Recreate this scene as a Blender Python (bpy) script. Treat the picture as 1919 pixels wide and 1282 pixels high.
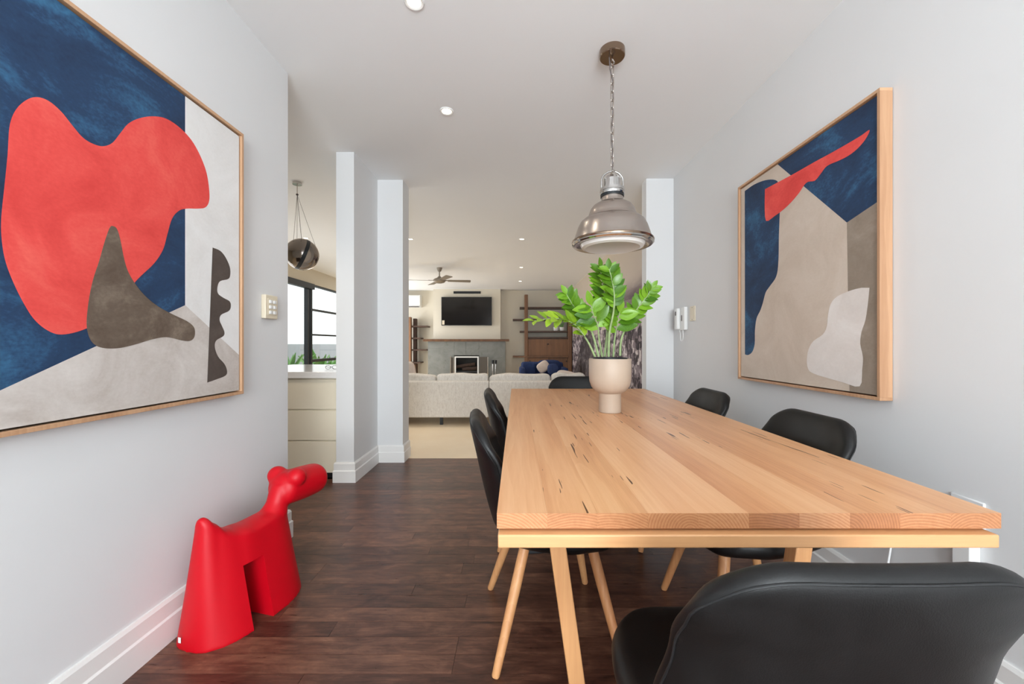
import bpy, bmesh, math, random
from mathutils import Vector, Matrix, noise as mnoise
random.seed(7)
PI = math.pi
sc = bpy.context.scene
for o in list(bpy.data.objects): bpy.data.objects.remove(o)
COL = sc.collection

# ------------------------------------------------------------------ camera
EYE = 1.12          # camera height (m); camera stands at x=0, y=0 and looks along +Y
F = 750.0           # focal length in pixels of the 1919 px wide frame
cam = bpy.data.cameras.new('camera'); camo = bpy.data.objects.new('camera', cam); COL.objects.link(camo)
cam.sensor_width = 36.0; cam.lens = F/1919*36.0; cam.clip_start = 0.02; cam.clip_end = 200
cam.shift_x = -8.5/1919; cam.shift_y = 4.0/1919
camo.location = (0, 0, EYE); camo.rotation_euler = (PI/2, 0, 0)
sc.camera = camo

# ------------------------------------------------------------------ world, daylight, exposure
sc.view_settings.view_transform = 'Standard'; sc.view_settings.look = 'None'
sc.view_settings.gamma = 1.0; sc.view_settings.use_curve_mapping = False
sc.view_settings.exposure = 0.05
sc.cycles.diffuse_bounces = 4; sc.cycles.glossy_bounces = 3; sc.cycles.max_bounces = 8; sc.cycles.adaptive_threshold = 0.03; sc.cycles.sample_clamp_indirect = 6.0
w = bpy.data.worlds.new('overcast_sky'); sc.world = w; w.use_nodes = True
w.node_tree.nodes['Background'].inputs[0].default_value = (0.95, 0.98, 1.0, 1)
w.node_tree.nodes['Background'].inputs[1].default_value = 1.6
def area_light(name, loc, rot, sx, sy, power, col):
    l = bpy.data.lights.new(name, 'AREA'); l.shape = 'RECTANGLE'; l.size = sx; l.size_y = sy
    l.energy = power; l.color = col
    o = bpy.data.objects.new(name, l); COL.objects.link(o); o.location = loc; o.rotation_euler = rot
    return o
# unseen fill lamp added behind the camera, then daylight of the kitchen's glazed wall
area_light('added_rear_fill', (0.33, -3.32, 1.42), (PI/2+0.72, 0, 0), 1.8, 2.1, 280, (0.875, 0.95, 1.0))
area_light('daylight_kitchen_glazing', (-4.12, 5.6, 1.05), (PI/2, 0, -PI/2), 2.6, 1.6, 24, (0.93, 0.97, 1.0))
area_light('daylight_living_glazing', (-4.12, 10.3, 1.10), (PI/2, 0, -PI/2), 1.3, 1.8, 70, (0.95, 0.98, 1.0))

# ------------------------------------------------------------------ helpers
def lin(r, g, b):
    f = lambda c: (c/255/12.92) if c/255 <= 0.04045 else ((c/255+0.055)/1.055)**2.4
    return (f(r), f(g), f(b), 1.0)

class MB:
    def __init__(s): s.v = []; s.f = []
    def add(s, vs, fs):
        n = len(s.v); s.v += [tuple(p) for p in vs]; s.f += [tuple(i+n for i in f) for f in fs]; return s
    def box(s, x0, x1, y0, y1, z0, z1):
        return s.add([(x0,y0,z0),(x1,y0,z0),(x1,y1,z0),(x0,y1,z0),(x0,y0,z1),(x1,y0,z1),(x1,y1,z1),(x0,y1,z1)],
                     [(0,3,2,1),(4,5,6,7),(0,1,5,4),(1,2,6,5),(2,3,7,6),(3,0,4,7)])
    def lathe(s, prof, seg=32, c=(0,0,0), cap=True):
        vs = []; fs = []; n = len(prof)
        for k in range(seg):
            a = 2*PI*k/seg
            for r, z in prof: vs.append((c[0]+r*math.cos(a), c[1]+r*math.sin(a), c[2]+z))
        for k in range(seg):
            j = (k+1) % seg
            for i in range(n-1): fs.append((k*n+i, j*n+i, j*n+i+1, k*n+i+1))
        if cap:
            if prof[0][0] > 1e-5: fs.append(tuple(k*n for k in range(seg))[::-1])
            if prof[-1][0] > 1e-5: fs.append(tuple(k*n+n-1 for k in range(seg)))
        return s.add(vs, fs)
    def tube(s, pts, r, seg=8, closed=False):
        pts = [Vector(p) for p in pts]; n = len(pts)
        rs = r if isinstance(r, (list, tuple)) else [r]*n
        vs = []; fs = []; up = None
        for i, p in enumerate(pts):
            if closed: t = (pts[(i+1) % n]-pts[i-1])
            else: t = (pts[min(i+1, n-1)]-pts[max(i-1, 0)])
            t.normalize()
            if up is None:
                up = Vector((0,0,1)) if abs(t.z) < 0.9 else Vector((1,0,0))
            a = t.cross(up)
            if a.length < 1e-4: a = t.cross(Vector((0.3,1,0.2)))
            a.normalize(); b = a.cross(t); up = b
            for k in range(seg):
                an = 2*PI*k/seg
                vs.append(p+a*math.cos(an)*rs[i]+b*math.sin(an)*rs[i])
        m = n if closed else n-1
        for i in range(m):
            i2 = (i+1) % n
            for k in range(seg):
                k2 = (k+1) % seg
                fs.append((i*seg+k, i*seg+k2, i2*seg+k2, i2*seg+k))
        if not closed:
            fs.append(tuple(range(seg))[::-1]); fs.append(tuple((n-1)*seg+k for k in range(seg)))
        return s.add(vs, fs)
    def sell(s, c, a, b, cc, e1=0.5, e2=0.5, nu=28, nv=14, fn=None):
        sp = lambda x, e: math.copysign(abs(x)**e, x)
        vs = []; fs = []
        for j in range(nv+1):
            ph = -PI/2+PI*j/nv
            for i in range(nu):
                th = 2*PI*i/nu
                p = Vector((a*sp(math.cos(ph), e1)*sp(math.cos(th), e2), b*sp(math.cos(ph), e1)*sp(math.sin(th), e2), cc*sp(math.sin(ph), e1)))
                if fn: p = fn(p)
                vs.append(p+Vector(c))
        for j in range(nv):
            for i in range(nu):
                i2 = (i+1) % nu
                fs.append((j*nu+i, j*nu+i2, (j+1)*nu+i2, (j+1)*nu+i))
        return s.add(vs, fs)
    def prism(s, poly, z0, z1):   # poly in x,y
        n = len(poly)
        vs = [(x,y,z0) for x,y in poly]+[(x,y,z1) for x,y in poly]
        fs = [tuple(range(n))[::-1], tuple(range(n,2*n))]+[(i,(i+1)%n,(i+1)%n+n,i+n) for i in range(n)]
        return s.add(vs, fs)
    def xf(s, M): s.v = [tuple(M @ Vector(p)) for p in s.v]; return s

def mesh_of(mb, mat, smooth=None):
    me = bpy.data.meshes.new('mesh'); me.from_pydata(mb.v, [], mb.f)
    bm = bmesh.new(); bm.from_mesh(me); bmesh.ops.remove_doubles(bm, verts=bm.verts, dist=1e-6)
    bmesh.ops.recalc_face_normals(bm, faces=bm.faces); bm.to_mesh(me); bm.free()
    if mat: me.materials.append(mat)
    if smooth is not None:
        me.shade_smooth()
        try: me.set_sharp_from_angle(angle=math.radians(smooth))
        except Exception: pass
    return me
def chain_loc(p):
    v = Vector((0,0,0))
    while p: v += p.location; p = p.parent
    return v
def obj(name, mb, mat, parent=None, smooth=None, bevel=None, world=False, loc=None, seg=2):
    """one mesh object. world=True: coordinates are world ones, moved into the parent's frame."""
    off = chain_loc(parent) if (world and parent) else Vector((0,0,0))
    if loc is not None and not parent: off = Vector(loc) if world else Vector((0,0,0))
    if off.length: mb.v = [tuple(Vector(p)-off) for p in mb.v]
    me = mesh_of(mb, mat, smooth); me.name = name
    o = bpy.data.objects.new(name, me); COL.objects.link(o)
    if parent: o.parent = parent
    elif loc is not None: o.location = loc
    if bevel:
        b = o.modifiers.new('bevel', 'BEVEL'); b.width = bevel; b.segments = seg; b.limit_method = 'ANGLE'; b.angle_limit = math.radians(40)
        if smooth is None: me.shade_smooth(); me.set_sharp_from_angle(angle=math.radians(35))
    return o
def tag(o, label, cat, group=None):
    o['label'] = label; o['category'] = cat
    if group: o['group'] = group
    return o
def thing(name, label, cat, loc=(0,0,0), rotz=0, group=None):
    o = bpy.data.objects.new(name, None); COL.objects.link(o); o.empty_display_size = 0.1
    o.location = loc; o.rotation_euler = (0,0,rotz); return tag(o, label, cat, group)
def struct(name, mb, mat, label=None, **k):
    o = obj(name, mb, mat, **k); o['kind'] = 'structure'
    if label: o['label'] = label
    return o
def copy_tree(o, parent=None):
    c = o.copy(); COL.objects.link(c); c.parent = parent
    for ch in list(o.children): copy_tree(ch, c)
    return c
def catmull(pts, n=6, closed=False):
    P = [Vector(p) for p in pts]; out = []; m = len(P)
    rng = range(m) if closed else range(m-1)
    for i in rng:
        if closed: a, b, c, d = P[i-1], P[i], P[(i+1) % m], P[(i+2) % m]
        else: a, b, c, d = P[max(i-1,0)], P[i], P[i+1], P[min(i+2,m-1)]
        for k in range(n):
            t = k/n
            out.append(0.5*((2*b)+(c-a)*t+(2*a-5*b+4*c-d)*t*t+(3*b-a-3*c+d)*t**3))
    if not closed: out.append(P[-1])
    return out
def interp(xs, ys, x):
    if x <= xs[0]: return ys[0]
    for i in range(len(xs)-1):
        if x <= xs[i+1]:
            t = (x-xs[i])/(xs[i+1]-xs[i]); t = t*t*(3-2*t); return ys[i]*(1-t)+ys[i+1]*t
    return ys[-1]

# ------------------------------------------------------------------ materials
class NT:
    def __init__(s, name):
        s.m = bpy.data.materials.new(name); s.m.use_nodes = True; s.t = s.m.node_tree
        s.b = s.t.nodes['Principled BSDF']; s.out = s.t.nodes['Material Output']
    def n(s, typ, props=None, **ins):
        nd = s.t.nodes.new(typ)
        for k, v in (props or {}).items(): setattr(nd, k, v)
        for k, v in ins.items():
            key = int(k[1:]) if k[0] == 'i' and k[1:].isdigit() else k.replace('_', ' ')
            s.set(nd.inputs[key], v)
        return nd
    def set(s, inp, v):
        if hasattr(v, 'is_output') or isinstance(v, bpy.types.NodeSocket): s.t.links.new(v, inp)
        else: inp.default_value = v
    def math(s, op, a, b=0.0, c=0.0):
        return s.n('ShaderNodeMath', {'operation': op}, i0=a, i1=b, i2=c).outputs[0]
    def mix(s, f, a, b, mode='MIX'):
        nd = s.t.nodes.new('ShaderNodeMix'); nd.data_type = 'RGBA'; nd.blend_type = mode
        s.set(nd.inputs[0], f); s.set(nd.inputs[6], a); s.set(nd.inputs[7], b); return nd.outputs[2]
    def ramp(s, f, stops):
        nd = s.t.nodes.new('ShaderNodeValToRGB'); cr = nd.color_ramp
        while len(cr.elements) < len(stops): cr.elements.new(0.5)
        for e, (p, c) in zip(cr.elements, stops): e.position = p; e.color = c
        s.set(nd.inputs[0], f); return nd.outputs[0]
    def coord(s): return s.n('ShaderNodeTexCoord').outputs['Object']
    def mapv(s, v, scale=(1,1,1), loc=(0,0,0)):
        return s.n('ShaderNodeMapping', None, Vector=v, Scale=scale, Location=loc).outputs[0]
    def noise(s, v, scale, detail=4, rough=0.55, dist=0.0):
        return s.n('ShaderNodeTexNoise', None, Vector=v, Scale=scale, Detail=detail, Roughness=rough, Distortion=dist).outputs[0]
    def bump(s, h, strength=0.2, dist=0.002):
        s.set(s.b.inputs['Normal'], s.n('ShaderNodeBump', None, Height=h, Strength=strength, Distance=dist).outputs[0])
    def p(s, **k):
        for a, v in k.items(): s.set(s.b.inputs[a.replace('_', ' ')], v)
        return s.m
def plain(name, rgb, rough=0.5, metal=0.0, var=0.06, scale=9.0, bump=0.0, bscale=200, spec=0.5, coat=0.0):
    t = NT(name); c = t.coord(); nz = t.noise(c, scale, 3)
    base = lin(*rgb); dark = tuple(x*(1-var) for x in base[:3])+(1,); lite = tuple(min(1, x*(1+var)) for x in base[:3])+(1,)
    t.p(Base_Color=t.ramp(nz, [(0.3, dark), (0.7, lite)]), Roughness=rough, Metallic=metal)
    t.b.inputs['Specular IOR Level'].default_value = spec
    t.b.inputs['Coat Weight'].default_value = coat
    if bump: t.bump(t.noise(c, bscale, 2), bump, 0.001)
    return t.m
def emit(name, rgb, strength):
    t = NT(name); t.p(Base_Color=(0.8,0.8,0.8,1), Emission_Color=lin(*rgb), Emission_Strength=strength); return t.m

M = {}
M['wall'] = plain('white_wall_paint', (226,226,226), 0.62, var=0.012, scale=1.3, spec=0.3)
M['ceil'] = plain('ceiling_paint', (244,244,244), 0.8, var=0.01, scale=1.0, spec=0.2)
M['trim'] = plain('white_trim_gloss', (238,236,233), 0.35, var=0.01, scale=2.0)
M['beige'] = plain('beige_wall_paint', (222,214,198), 0.7, var=0.015, scale=1.5, spec=0.3)
M['greige'] = plain('drawer_lacquer', (238,228,206), 0.4, var=0.01)
M['stonetop'] = plain('white_benchtop', (238,236,234), 0.15, var=0.02, scale=30)
M['black'] = plain('black_frame', (28,32,36), 0.45)
M['dark'] = plain('dark_void', (14,13,13), 0.7)
M['chrome'] = plain('polished_chrome', (205,203,200), 0.12, 1.0, var=0.02)
M['nickel'] = plain('brushed_nickel', (188,178,170), 0.26, 1.0, var=0.04, scale=6)
M['bronze'] = plain('bronze_canopy', (150,130,112), 0.18, 1.0, var=0.03)
M['bright_metal'] = plain('bright_screen_metal', (240,240,238), 0.4, 0.2, var=0.02)
M['steel'] = plain('fan_steel', (150,140,128), 0.45, 0.55, var=0.03)
M['white_plastic'] = plain('white_plastic', (236,236,234), 0.4, var=0.01)
M['cream_plastic'] = plain('cream_plastic', (226,214,190), 0.4, var=0.02)
M['grey_plastic'] = plain('grey_plastic', (104,96,94), 0.45)
M['opal'] = plain('opal_glass_diffuser', (235,233,230), 0.25, var=0.01)
M['pot'] = plain('beige_ceramic', (184,164,145), 0.5, var=0.03, scale=14, bump=0.06, bscale=90)
M['soil'] = plain('dark_soil', (38,33,32), 0.95, var=0.4, scale=120, bump=0.8, bscale=120)
M['stem'] = plain('plant_stem', (140,160,108), 0.5, var=0.15, scale=25)
M['red'] = plain('red_moulded_plastic', (200,2,24), 0.45, var=0.02, scale=4, bump=0.03, bscale=500, spec=0.35)
M['navy_cloth'] = plain('navy_velvet', (34,52,96), 0.85, var=0.2, scale=14)
M['offwhite_cloth'] = plain('offwhite_cloth', (216,200,190), 0.9, var=0.05, scale=20, bump=0.3, bscale=400)
M['shelf_dark'] = plain('dark_shelf_timber', (72,48,34), 0.5, var=0.2, scale=12)
M['screen'] = plain('tv_screen', (20,18,19), 0.12, var=0.3, scale=1.5)
M['outdoor_wall'] = plain('rendered_garden_wall', (176,178,180), 0.85, var=0.05, scale=3)
M['paving'] = plain('pale_paving', (190,188,184), 0.8, var=0.06, scale=4)
M['agave'] = plain('agave_leaf', (112,168,84), 0.5, var=0.2, scale=8)
M['smoke_mesh'] = plain('fire_screen_mesh', (96,90,84), 0.6, 0.4, var=0.1, scale=60)

def m_leather():
    t = NT('black_leather'); c = t.coord()
    vor = t.n('ShaderNodeTexVoronoi', None, Vector=c, Scale=420.0).outputs[0]
    nz = t.noise(c, 18, 3)
    t.p(Base_Color=t.ramp(nz, [(0.3, lin(12,12,12)), (0.75, lin(18,17,17))]), Roughness=t.ramp(nz, [(0.2,(0.40,)*3+(1,)), (0.8,(0.50,)*3+(1,))]))
    t.b.inputs['Specular IOR Level'].default_value = 0.38
    t.bump(vor, 0.12, 0.0008); return t.m
M['leather'] = m_leather()
M['leather_dark'] = plain('black_piping', (16,16,17), 0.6)

def m_wood(name, stops, ring=70.0, along='Y', streak=0.0, rough=0.42, grain=14.0, randoff=True, wob=0.02, cracks=False, spread=0.25, endgrain=False, ringamp=0.26):
    """solid timber: growth rings round an axis running along the piece, so ends show arcs and faces show stripes"""
    t = NT(name); c = t.coord()
    rnd = t.n('ShaderNodeObjectInfo').outputs['Random']
    off = t.n('ShaderNodeCombineXYZ', None, X=t.math('MULTIPLY', rnd, 13.7), Y=t.math('MULTIPLY', rnd, 31.3), Z=t.math('MULTIPLY', rnd, 7.9)).outputs[0]
    v = t.n('ShaderNodeVectorMath', {'operation': 'ADD'}, i0=c, i1=off).outputs[0] if randoff else c
    sc_l = {'X': (0.35,1,1), 'Y': (1,0.35,1), 'Z': (1,1,0.35)}[along]
    sc_g = {'X': (0.05,1,1), 'Y': (1,0.05,1), 'Z': (1,1,0.05)}[along]
    vs = t.mapv(v, sc_l)
    wobn = t.n('ShaderNodeTexNoise', None, Vector=vs, Scale=5.0, Detail=2.0)
    wv = t.n('ShaderNodeVectorMath', {'operation': 'MULTIPLY_ADD'}, i0=wobn.outputs[1], i1=(wob*4,)*3, i2=c).outputs[0]
    sep = t.n('ShaderNodeSeparateXYZ', None, i0=wv)
    ax = {'X': (1,2), 'Y': (0,2), 'Z': (0,1)}[along]
    a = t.math('ADD', sep.outputs[ax[0]], t.math('MULTIPLY', t.math('SUBTRACT', rnd, 0.5), 0.16))
    b = t.math('ADD', sep.outputs[ax[1]], t.math('ADD', 0.02, t.math('MULTIPLY', t.math('FRACT', t.math('MULTIPLY', rnd, 17.3)), 0.22)))
    d = t.math('SQRT', t.math('ADD', t.math('MULTIPLY', a, a), t.math('MULTIPLY', b, b)))
    rings = t.math('FRACT', t.math('MULTIPLY', d, ring))
    rings = t.math('POWER', rings, 2.2)
    g = t.noise(t.mapv(v, sc_g), grain*6, 5, 0.65)
    big = t.noise(t.mapv(v, sc_g), grain*0.9, 3, 0.5)
    f = t.math('ADD', t.math('MULTIPLY', rings, ringamp), t.math('ADD', t.math('MULTIPLY', g, 0.30), t.math('MULTIPLY', big, 0.50)))
    f = t.math('ADD', f, t.math('MULTIPLY', t.math('SUBTRACT', rnd, 0.5), spread))
    col = t.ramp(f, stops)
    if cracks:
        cr = t.noise(t.mapv(v, {'X': (0.10,1,1), 'Y': (1,0.05,1), 'Z': (1,1,0.1)}[along]), 78, 2, 0.5)
        band = t.noise(t.mapv(v, (1,0.6,1)), 3.0, 2, 0.5)
        mask = t.math('MULTIPLY', t.math('GREATER_THAN', cr, 0.675), t.math('GREATER_THAN', band, 0.50))
        col = t.mix(mask, col, lin(92,54,30))
    if endgrain:   # sawn ends drink the oil and stay darker, with the rings standing out
        nrm = t.n('ShaderNodeSeparateXYZ', None, i0=t.n('ShaderNodeTexCoord').outputs['Normal']).outputs[1]
        em = t.math('GREATER_THAN', t.math('ABSOLUTE', nrm), 0.8)
        rings2 = t.math('FRACT', t.math('MULTIPLY', d, ring*1.9))
        ec = t.ramp(t.math('ADD', t.math('ADD', t.math('MULTIPLY', rings2, 0.45), t.math('MULTIPLY', g, 0.5)), t.math('MULTIPLY', t.math('SUBTRACT', rnd, 0.5), 0.45)), [(0.1, lin(150,96,62)), (0.5, lin(180,122,82)), (0.95, lin(204,152,110))])
        col = t.mix(em, col, ec)
    t.p(Base_Color=col, Roughness=rough); t.bump(g, 0.05, 0.001)
    return t.m
M['table'] = m_wood('blonde_hardwood_top', [(0.22, lin(200,136,92)), (0.42, lin(222,164,116)), (0.58, lin(232,180,134)), (0.80, lin(216,154,108))], ring=85, streak=1, cracks=True, rough=0.34, spread=0.13, endgrain=True, ringamp=0.07, wob=0.006)
M['rail'] = m_wood('pale_hardwood_rail', [(0.2, lin(190,134,88)), (0.5, lin(218,164,114)), (0.8, lin(206,150,102))], ring=40, along='X', ringamp=0.08, wob=0.006, rough=0.4)
M['leg'] = m_wood('oak_leg', [(0.2, lin(188,126,80)), (0.5, lin(216,160,108)), (0.8, lin(206,146,96))], ring=60, along='Z', ringamp=0.08, wob=0.006, rough=0.45)
M['oak'] = m_wood('oak_frame', [(0.2, lin(178,134,100)), (0.5, lin(206,164,128)), (0.8, lin(196,150,114))], ring=60, along='Z', ringamp=0.08, wob=0.006, rough=0.5)
M['walnut'] = m_wood('brown_timber', [(0.2, lin(88,58,36)), (0.5, lin(130,90,58)), (0.8, lin(112,76,48))], ring=50, along='Z', ringamp=0.08, wob=0.006, rough=0.5)
M['log'] = plain('charred_log', (58,42,34), 0.9, var=0.4, scale=25)

def m_floor():
    t = NT('dark_stained_floorboard'); c = t.coord()
    rnd = t.n('ShaderNodeObjectInfo').outputs['Random']
    off = t.n('ShaderNodeCombineXYZ', None, X=t.math('MULTIPLY', rnd, 40.0), Y=t.math('MULTIPLY', rnd, 23.0), Z=rnd).outputs[0]
    v = t.n('ShaderNodeVectorMath', {'operation': 'ADD'}, i0=c, i1=off).outputs[0]
    g = t.noise(t.mapv(v, (0.10,1,1)), 85, 6, 0.7, 0.6)
    big = t.noise(t.mapv(v, (0.5,1,1)), 11, 5, 0.65, 1.0)
    f = t.math('ADD', t.math('MULTIPLY', g, 0.45), t.math('ADD', t.math('MULTIPLY', big, 0.5), t.math('MULTIPLY', t.math('SUBTRACT', rnd, 0.5), 0.12)))
    col = t.ramp(f, [(0.30, lin(46,26,21)), (0.46, lin(88,56,44)), (0.60, lin(122,84,66)), (0.76, lin(164,126,102))])
    scr = t.math('GREATER_THAN', t.noise(t.mapv(v, (0.25,1,1)), 160, 2, 0.5), 0.755)
    col = t.mix(t.math('MULTIPLY', scr, 0.35), col, lin(140,118,106))
    t.p(Base_Color=col, Roughness=t.ramp(g, [(0.2,(0.24,)*3+(1,)), (0.8,(0.40,)*3+(1,))]))
    t.bump(g, 0.10, 0.001); return t.m
M['floor'] = m_floor()

def m_livfloor():
    t = NT('cream_floor'); c = t.coord(); nz = t.noise(c, 3, 3)
    t.p(Base_Color=t.ramp(nz, [(0.3, lin(246,224,192)), (0.7, lin(250,231,202))]), Roughness=0.45); return t.m
M['cream'] = m_livfloor()

def m_fabric():
    t = NT('oatmeal_weave'); c = t.coord()
    a = t.noise(t.mapv(c, (1,1,0.18)), 190, 3, 0.7); b = t.noise(t.mapv(c, (1,1,0.3)), 40, 3, 0.6)
    f = t.math('ADD', t.math('MULTIPLY', a, 0.6), t.math('MULTIPLY', b, 0.4))
    t.p(Base_Color=t.ramp(f, [(0.32, lin(196,188,178)), (0.5, lin(222,216,208)), (0.7, lin(238,234,228))]), Roughness=0.95)
    t.bump(a, 0.3, 0.002); return t.m
M['fabric'] = m_fabric()

def m_paint(name, c0, c1, c2, scale=3.0, stretch=(1,1,1)):
    t = NT(name); c = t.coord()
    a = t.noise(t.mapv(c, stretch), scale, 5, 0.62, 0.8); b = t.noise(t.mapv(c, (1,1.0,1.5)), 75, 3, 0.6)
    f = t.math('ADD', t.math('MULTIPLY', a, 0.82), t.math('MULTIPLY', b, 0.18))
    t.p(Base_Color=t.ramp(f, [(0.36, lin(*c0)), (0.52, lin(*c1)), (0.72, lin(*c2))]), Roughness=0.75); t.bump(b, 0.1, 0.0006); return t.m
M['p_navy'] = m_paint('navy_print', (20,42,72), (30,60,94), (60,118,158), 2.6, (1,1.0,1.5))
M['p_red'] = m_paint('red_print', (216,62,58), (232,78,72), (244,106,94), 4)
M['p_brown'] = m_paint('brown_print', (88,72,60), (106,91,78), (146,131,116), 6)
M['p_darkbrown'] = m_paint('dark_brown_print', (74,64,58), (84,73,67), (98,86,78), 6)
M['p_grey'] = m_paint('stone_grey_print', (186,175,166), (202,193,186), (218,211,205), 5)
M['p_white'] = m_paint('white_print', (222,219,216), (230,228,226), (237,236,235), 3)
M['p_beige'] = m_paint('beige_print', (198,182,166), (206,191,176), (214,201,188), 4)
M['p_taupe'] = m_paint('taupe_print', (140,126,112), (152,138,124), (172,158,144), 5)
M['p_pale'] = m_paint('pale_print', (220,212,206), (228,221,216), (236,231,227), 5)

def m_leaf(name, a, b):
    t = NT(name); c = t.coord(); rnd = t.n('ShaderNodeObjectInfo').outputs['Random']
    nz = t.noise(c, 30, 3)
    f = t.math('ADD', t.math('MULTIPLY', nz, 0.5), t.math('MULTIPLY', rnd, 0.5))
    t.p(Base_Color=t.ramp(f, [(0.2, lin(*a)), (0.8, lin(*b))]), Roughness=0.32)
    t.b.inputs['Transmission Weight'].default_value = 0.0
    t.b.inputs['Subsurface Weight'].default_value = 0.0
    return t.m
M['leaf'] = m_leaf('leaf_green', (46,92,10), (122,168,40))
M['leaf_y'] = m_leaf('leaf_yellow_green', (92,130,24), (152,182,46))

def m_glass():
    t = NT('window_glass'); tr = t.n('ShaderNodeBsdfTransparent', None, Color=(0.97,0.985,0.98,1)); gl = t.n('ShaderNodeBsdfGlossy', None, Roughness=0.02)
    mx = t.n('ShaderNodeMixShader', None, i0=0.06, i1=tr.outputs[0], i2=gl.outputs[0]); t.t.links.new(mx.outputs[0], t.out.inputs[0]); return t.m
M['glass'] = m_glass()
def m_smoke():
    t = NT('smoked_globe_glass'); tr = t.n('ShaderNodeBsdfTransparent', None, Color=(0.66,0.60,0.55,1)); gl = t.n('ShaderNodeBsdfGlossy', None, Roughness=0.06, Color=(0.62,0.55,0.50,1))
    fr = t.n('ShaderNodeFresnel', None, IOR=1.9)
    mx = t.n('ShaderNodeMixShader', None, i0=t.math('ADD', fr.outputs[0], 0.30), i1=tr.outputs[0], i2=gl.outputs[0]); t.t.links.new(mx.outputs[0], t.out.inputs[0]); return t.m
M['smoke'] = m_smoke()

def m_slate():
    t = NT('grey_stone_slab'); c = t.coord()
    a = t.noise(c, 2.2, 5, 0.6, 1.5); vn = t.noise(c, 1.3, 4, 0.5, 2.5)
    vein = t.math('LESS_THAN', t.math('ABSOLUTE', t.math('SUBTRACT', vn, 0.5)), 0.008)
    col = t.ramp(a, [(0.3, lin(114,116,112)), (0.7, lin(138,139,135))])
    t.p(Base_Color=t.mix(t.math('MULTIPLY', vein, 0.5), col, lin(104,108,98)), Roughness=0.5); return t.m
M['slate'] = m_slate()

def m_mural():
    """black and white city photograph printed on the wall: y runs along the wall, z is height"""
    t = NT('city_mural_print'); c = t.coord(); s = t.n('ShaderNodeSeparateXYZ', None, i0=c); y, z = s.outputs[1], s.outputs[2]
    yz = t.n('ShaderNodeCombineXYZ', None, X=y, Y=z, Z=0.0).outputs[0]
    # sky
    sky = t.ramp(t.math('DIVIDE', z, 2.7), [(0.5, lin(206,192,186)), (0.75, lin(208,194,182)), (1.0, lin(214,200,182))])
    cl = t.noise(t.mapv(yz, (0.35,1.6,1)), 1.6, 5, 0.6, 0.4)
    slope = t.math('ABSOLUTE', t.math('SUBTRACT', z, t.math('ADD', 2.22, t.math('MULTIPLY', y, -0.085))))
    cloud = t.math('MULTIPLY', t.math('MULTIPLY', t.math('GREATER_THAN', 0.30, slope), t.math('SUBTRACT', 1.0, t.math('MULTIPLY', slope, 3.2))), t.ramp(cl, [(0.35,(0,0,0,1)), (0.62,(1,1,1,1))]))
    sky = t.mix(cloud, sky, lin(96,80,88))
    # city blocks
    v1 = t.n('ShaderNodeTexVoronoi', {'distance': 'CHEBYCHEV'}, Vector=t.mapv(yz, (3.2,5.0,1)), Scale=1.5, Randomness=0.9)
    v2 = t.n('ShaderNodeTexVoronoi', {'distance': 'CHEBYCHEV'}, Vector=t.mapv(yz, (7.0,6.0,1)), Scale=2.6, Randomness=1.0)
    g1 = t.n('ShaderNodeSeparateColor', None, i0=v1.outputs[1]).outputs[0]; g2 = t.n('ShaderNodeSeparateColor', None, i0=v2.outputs[1]).outputs[1]
    nz = t.noise(t.mapv(yz, (9,5,1)), 3.0, 5, 0.7)
    g = t.math('ADD', t.math('MULTIPLY', g1, 0.30), t.math('ADD', t.math('MULTIPLY', g2, 0.38), t.math('MULTIPLY', nz, 0.32)))
    city = t.ramp(g, [(0.24, lin(40,32,38)), (0.44, lin(92,80,88)), (0.58, lin(152,138,144)), (0.72, lin(222,212,212))])
    hz = t.math('ADD', t.math('MULTIPLY', t.math('SUBTRACT', z, 1.0), 0.5), 0.0)
    # dark foreground tower with a slanting flank
    edge = t.math('SUBTRACT', 1.28, t.math('MULTIPLY', t.math('SUBTRACT', y, 9.45), 0.61))
    tower = t.math('MULTIPLY', t.math('LESS_THAN', z, edge), t.math('GREATER_THAN', y, 8.1))
    city = t.mix(t.math('MULTIPLY', tower, 0.8), city, lin(48,40,44))
    ht = t.n('ShaderNodeTexWhiteNoise', {'noise_dimensions': '1D'}, W=t.math('FLOOR', t.math('MULTIPLY', y, 5.0))).outputs[0]
    top = t.math('ADD', 1.26, t.math('MULTIPLY', ht, 0.22))
    col = t.mix(t.math('LESS_THAN', z, top), sky, city)
    t.p(Base_Color=col, Roughness=0.75); return t.m
M['mural'] = m_mural()

# ------------------------------------------------------------------ geometry of the place
XL, XR = -1.32, 1.48          # dining side walls
CEIL = 2.68
XK = -4.25                    # kitchen / living glazed wall
XM = 1.575                    # living room mural wall
YB = 11.65                    # living room back wall
def px(u, y): return (u-968)/F*y              # photo column -> x at depth y
def pz(v, y): return EYE-(v-645)/F*y          # photo row -> height at depth y

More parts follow.
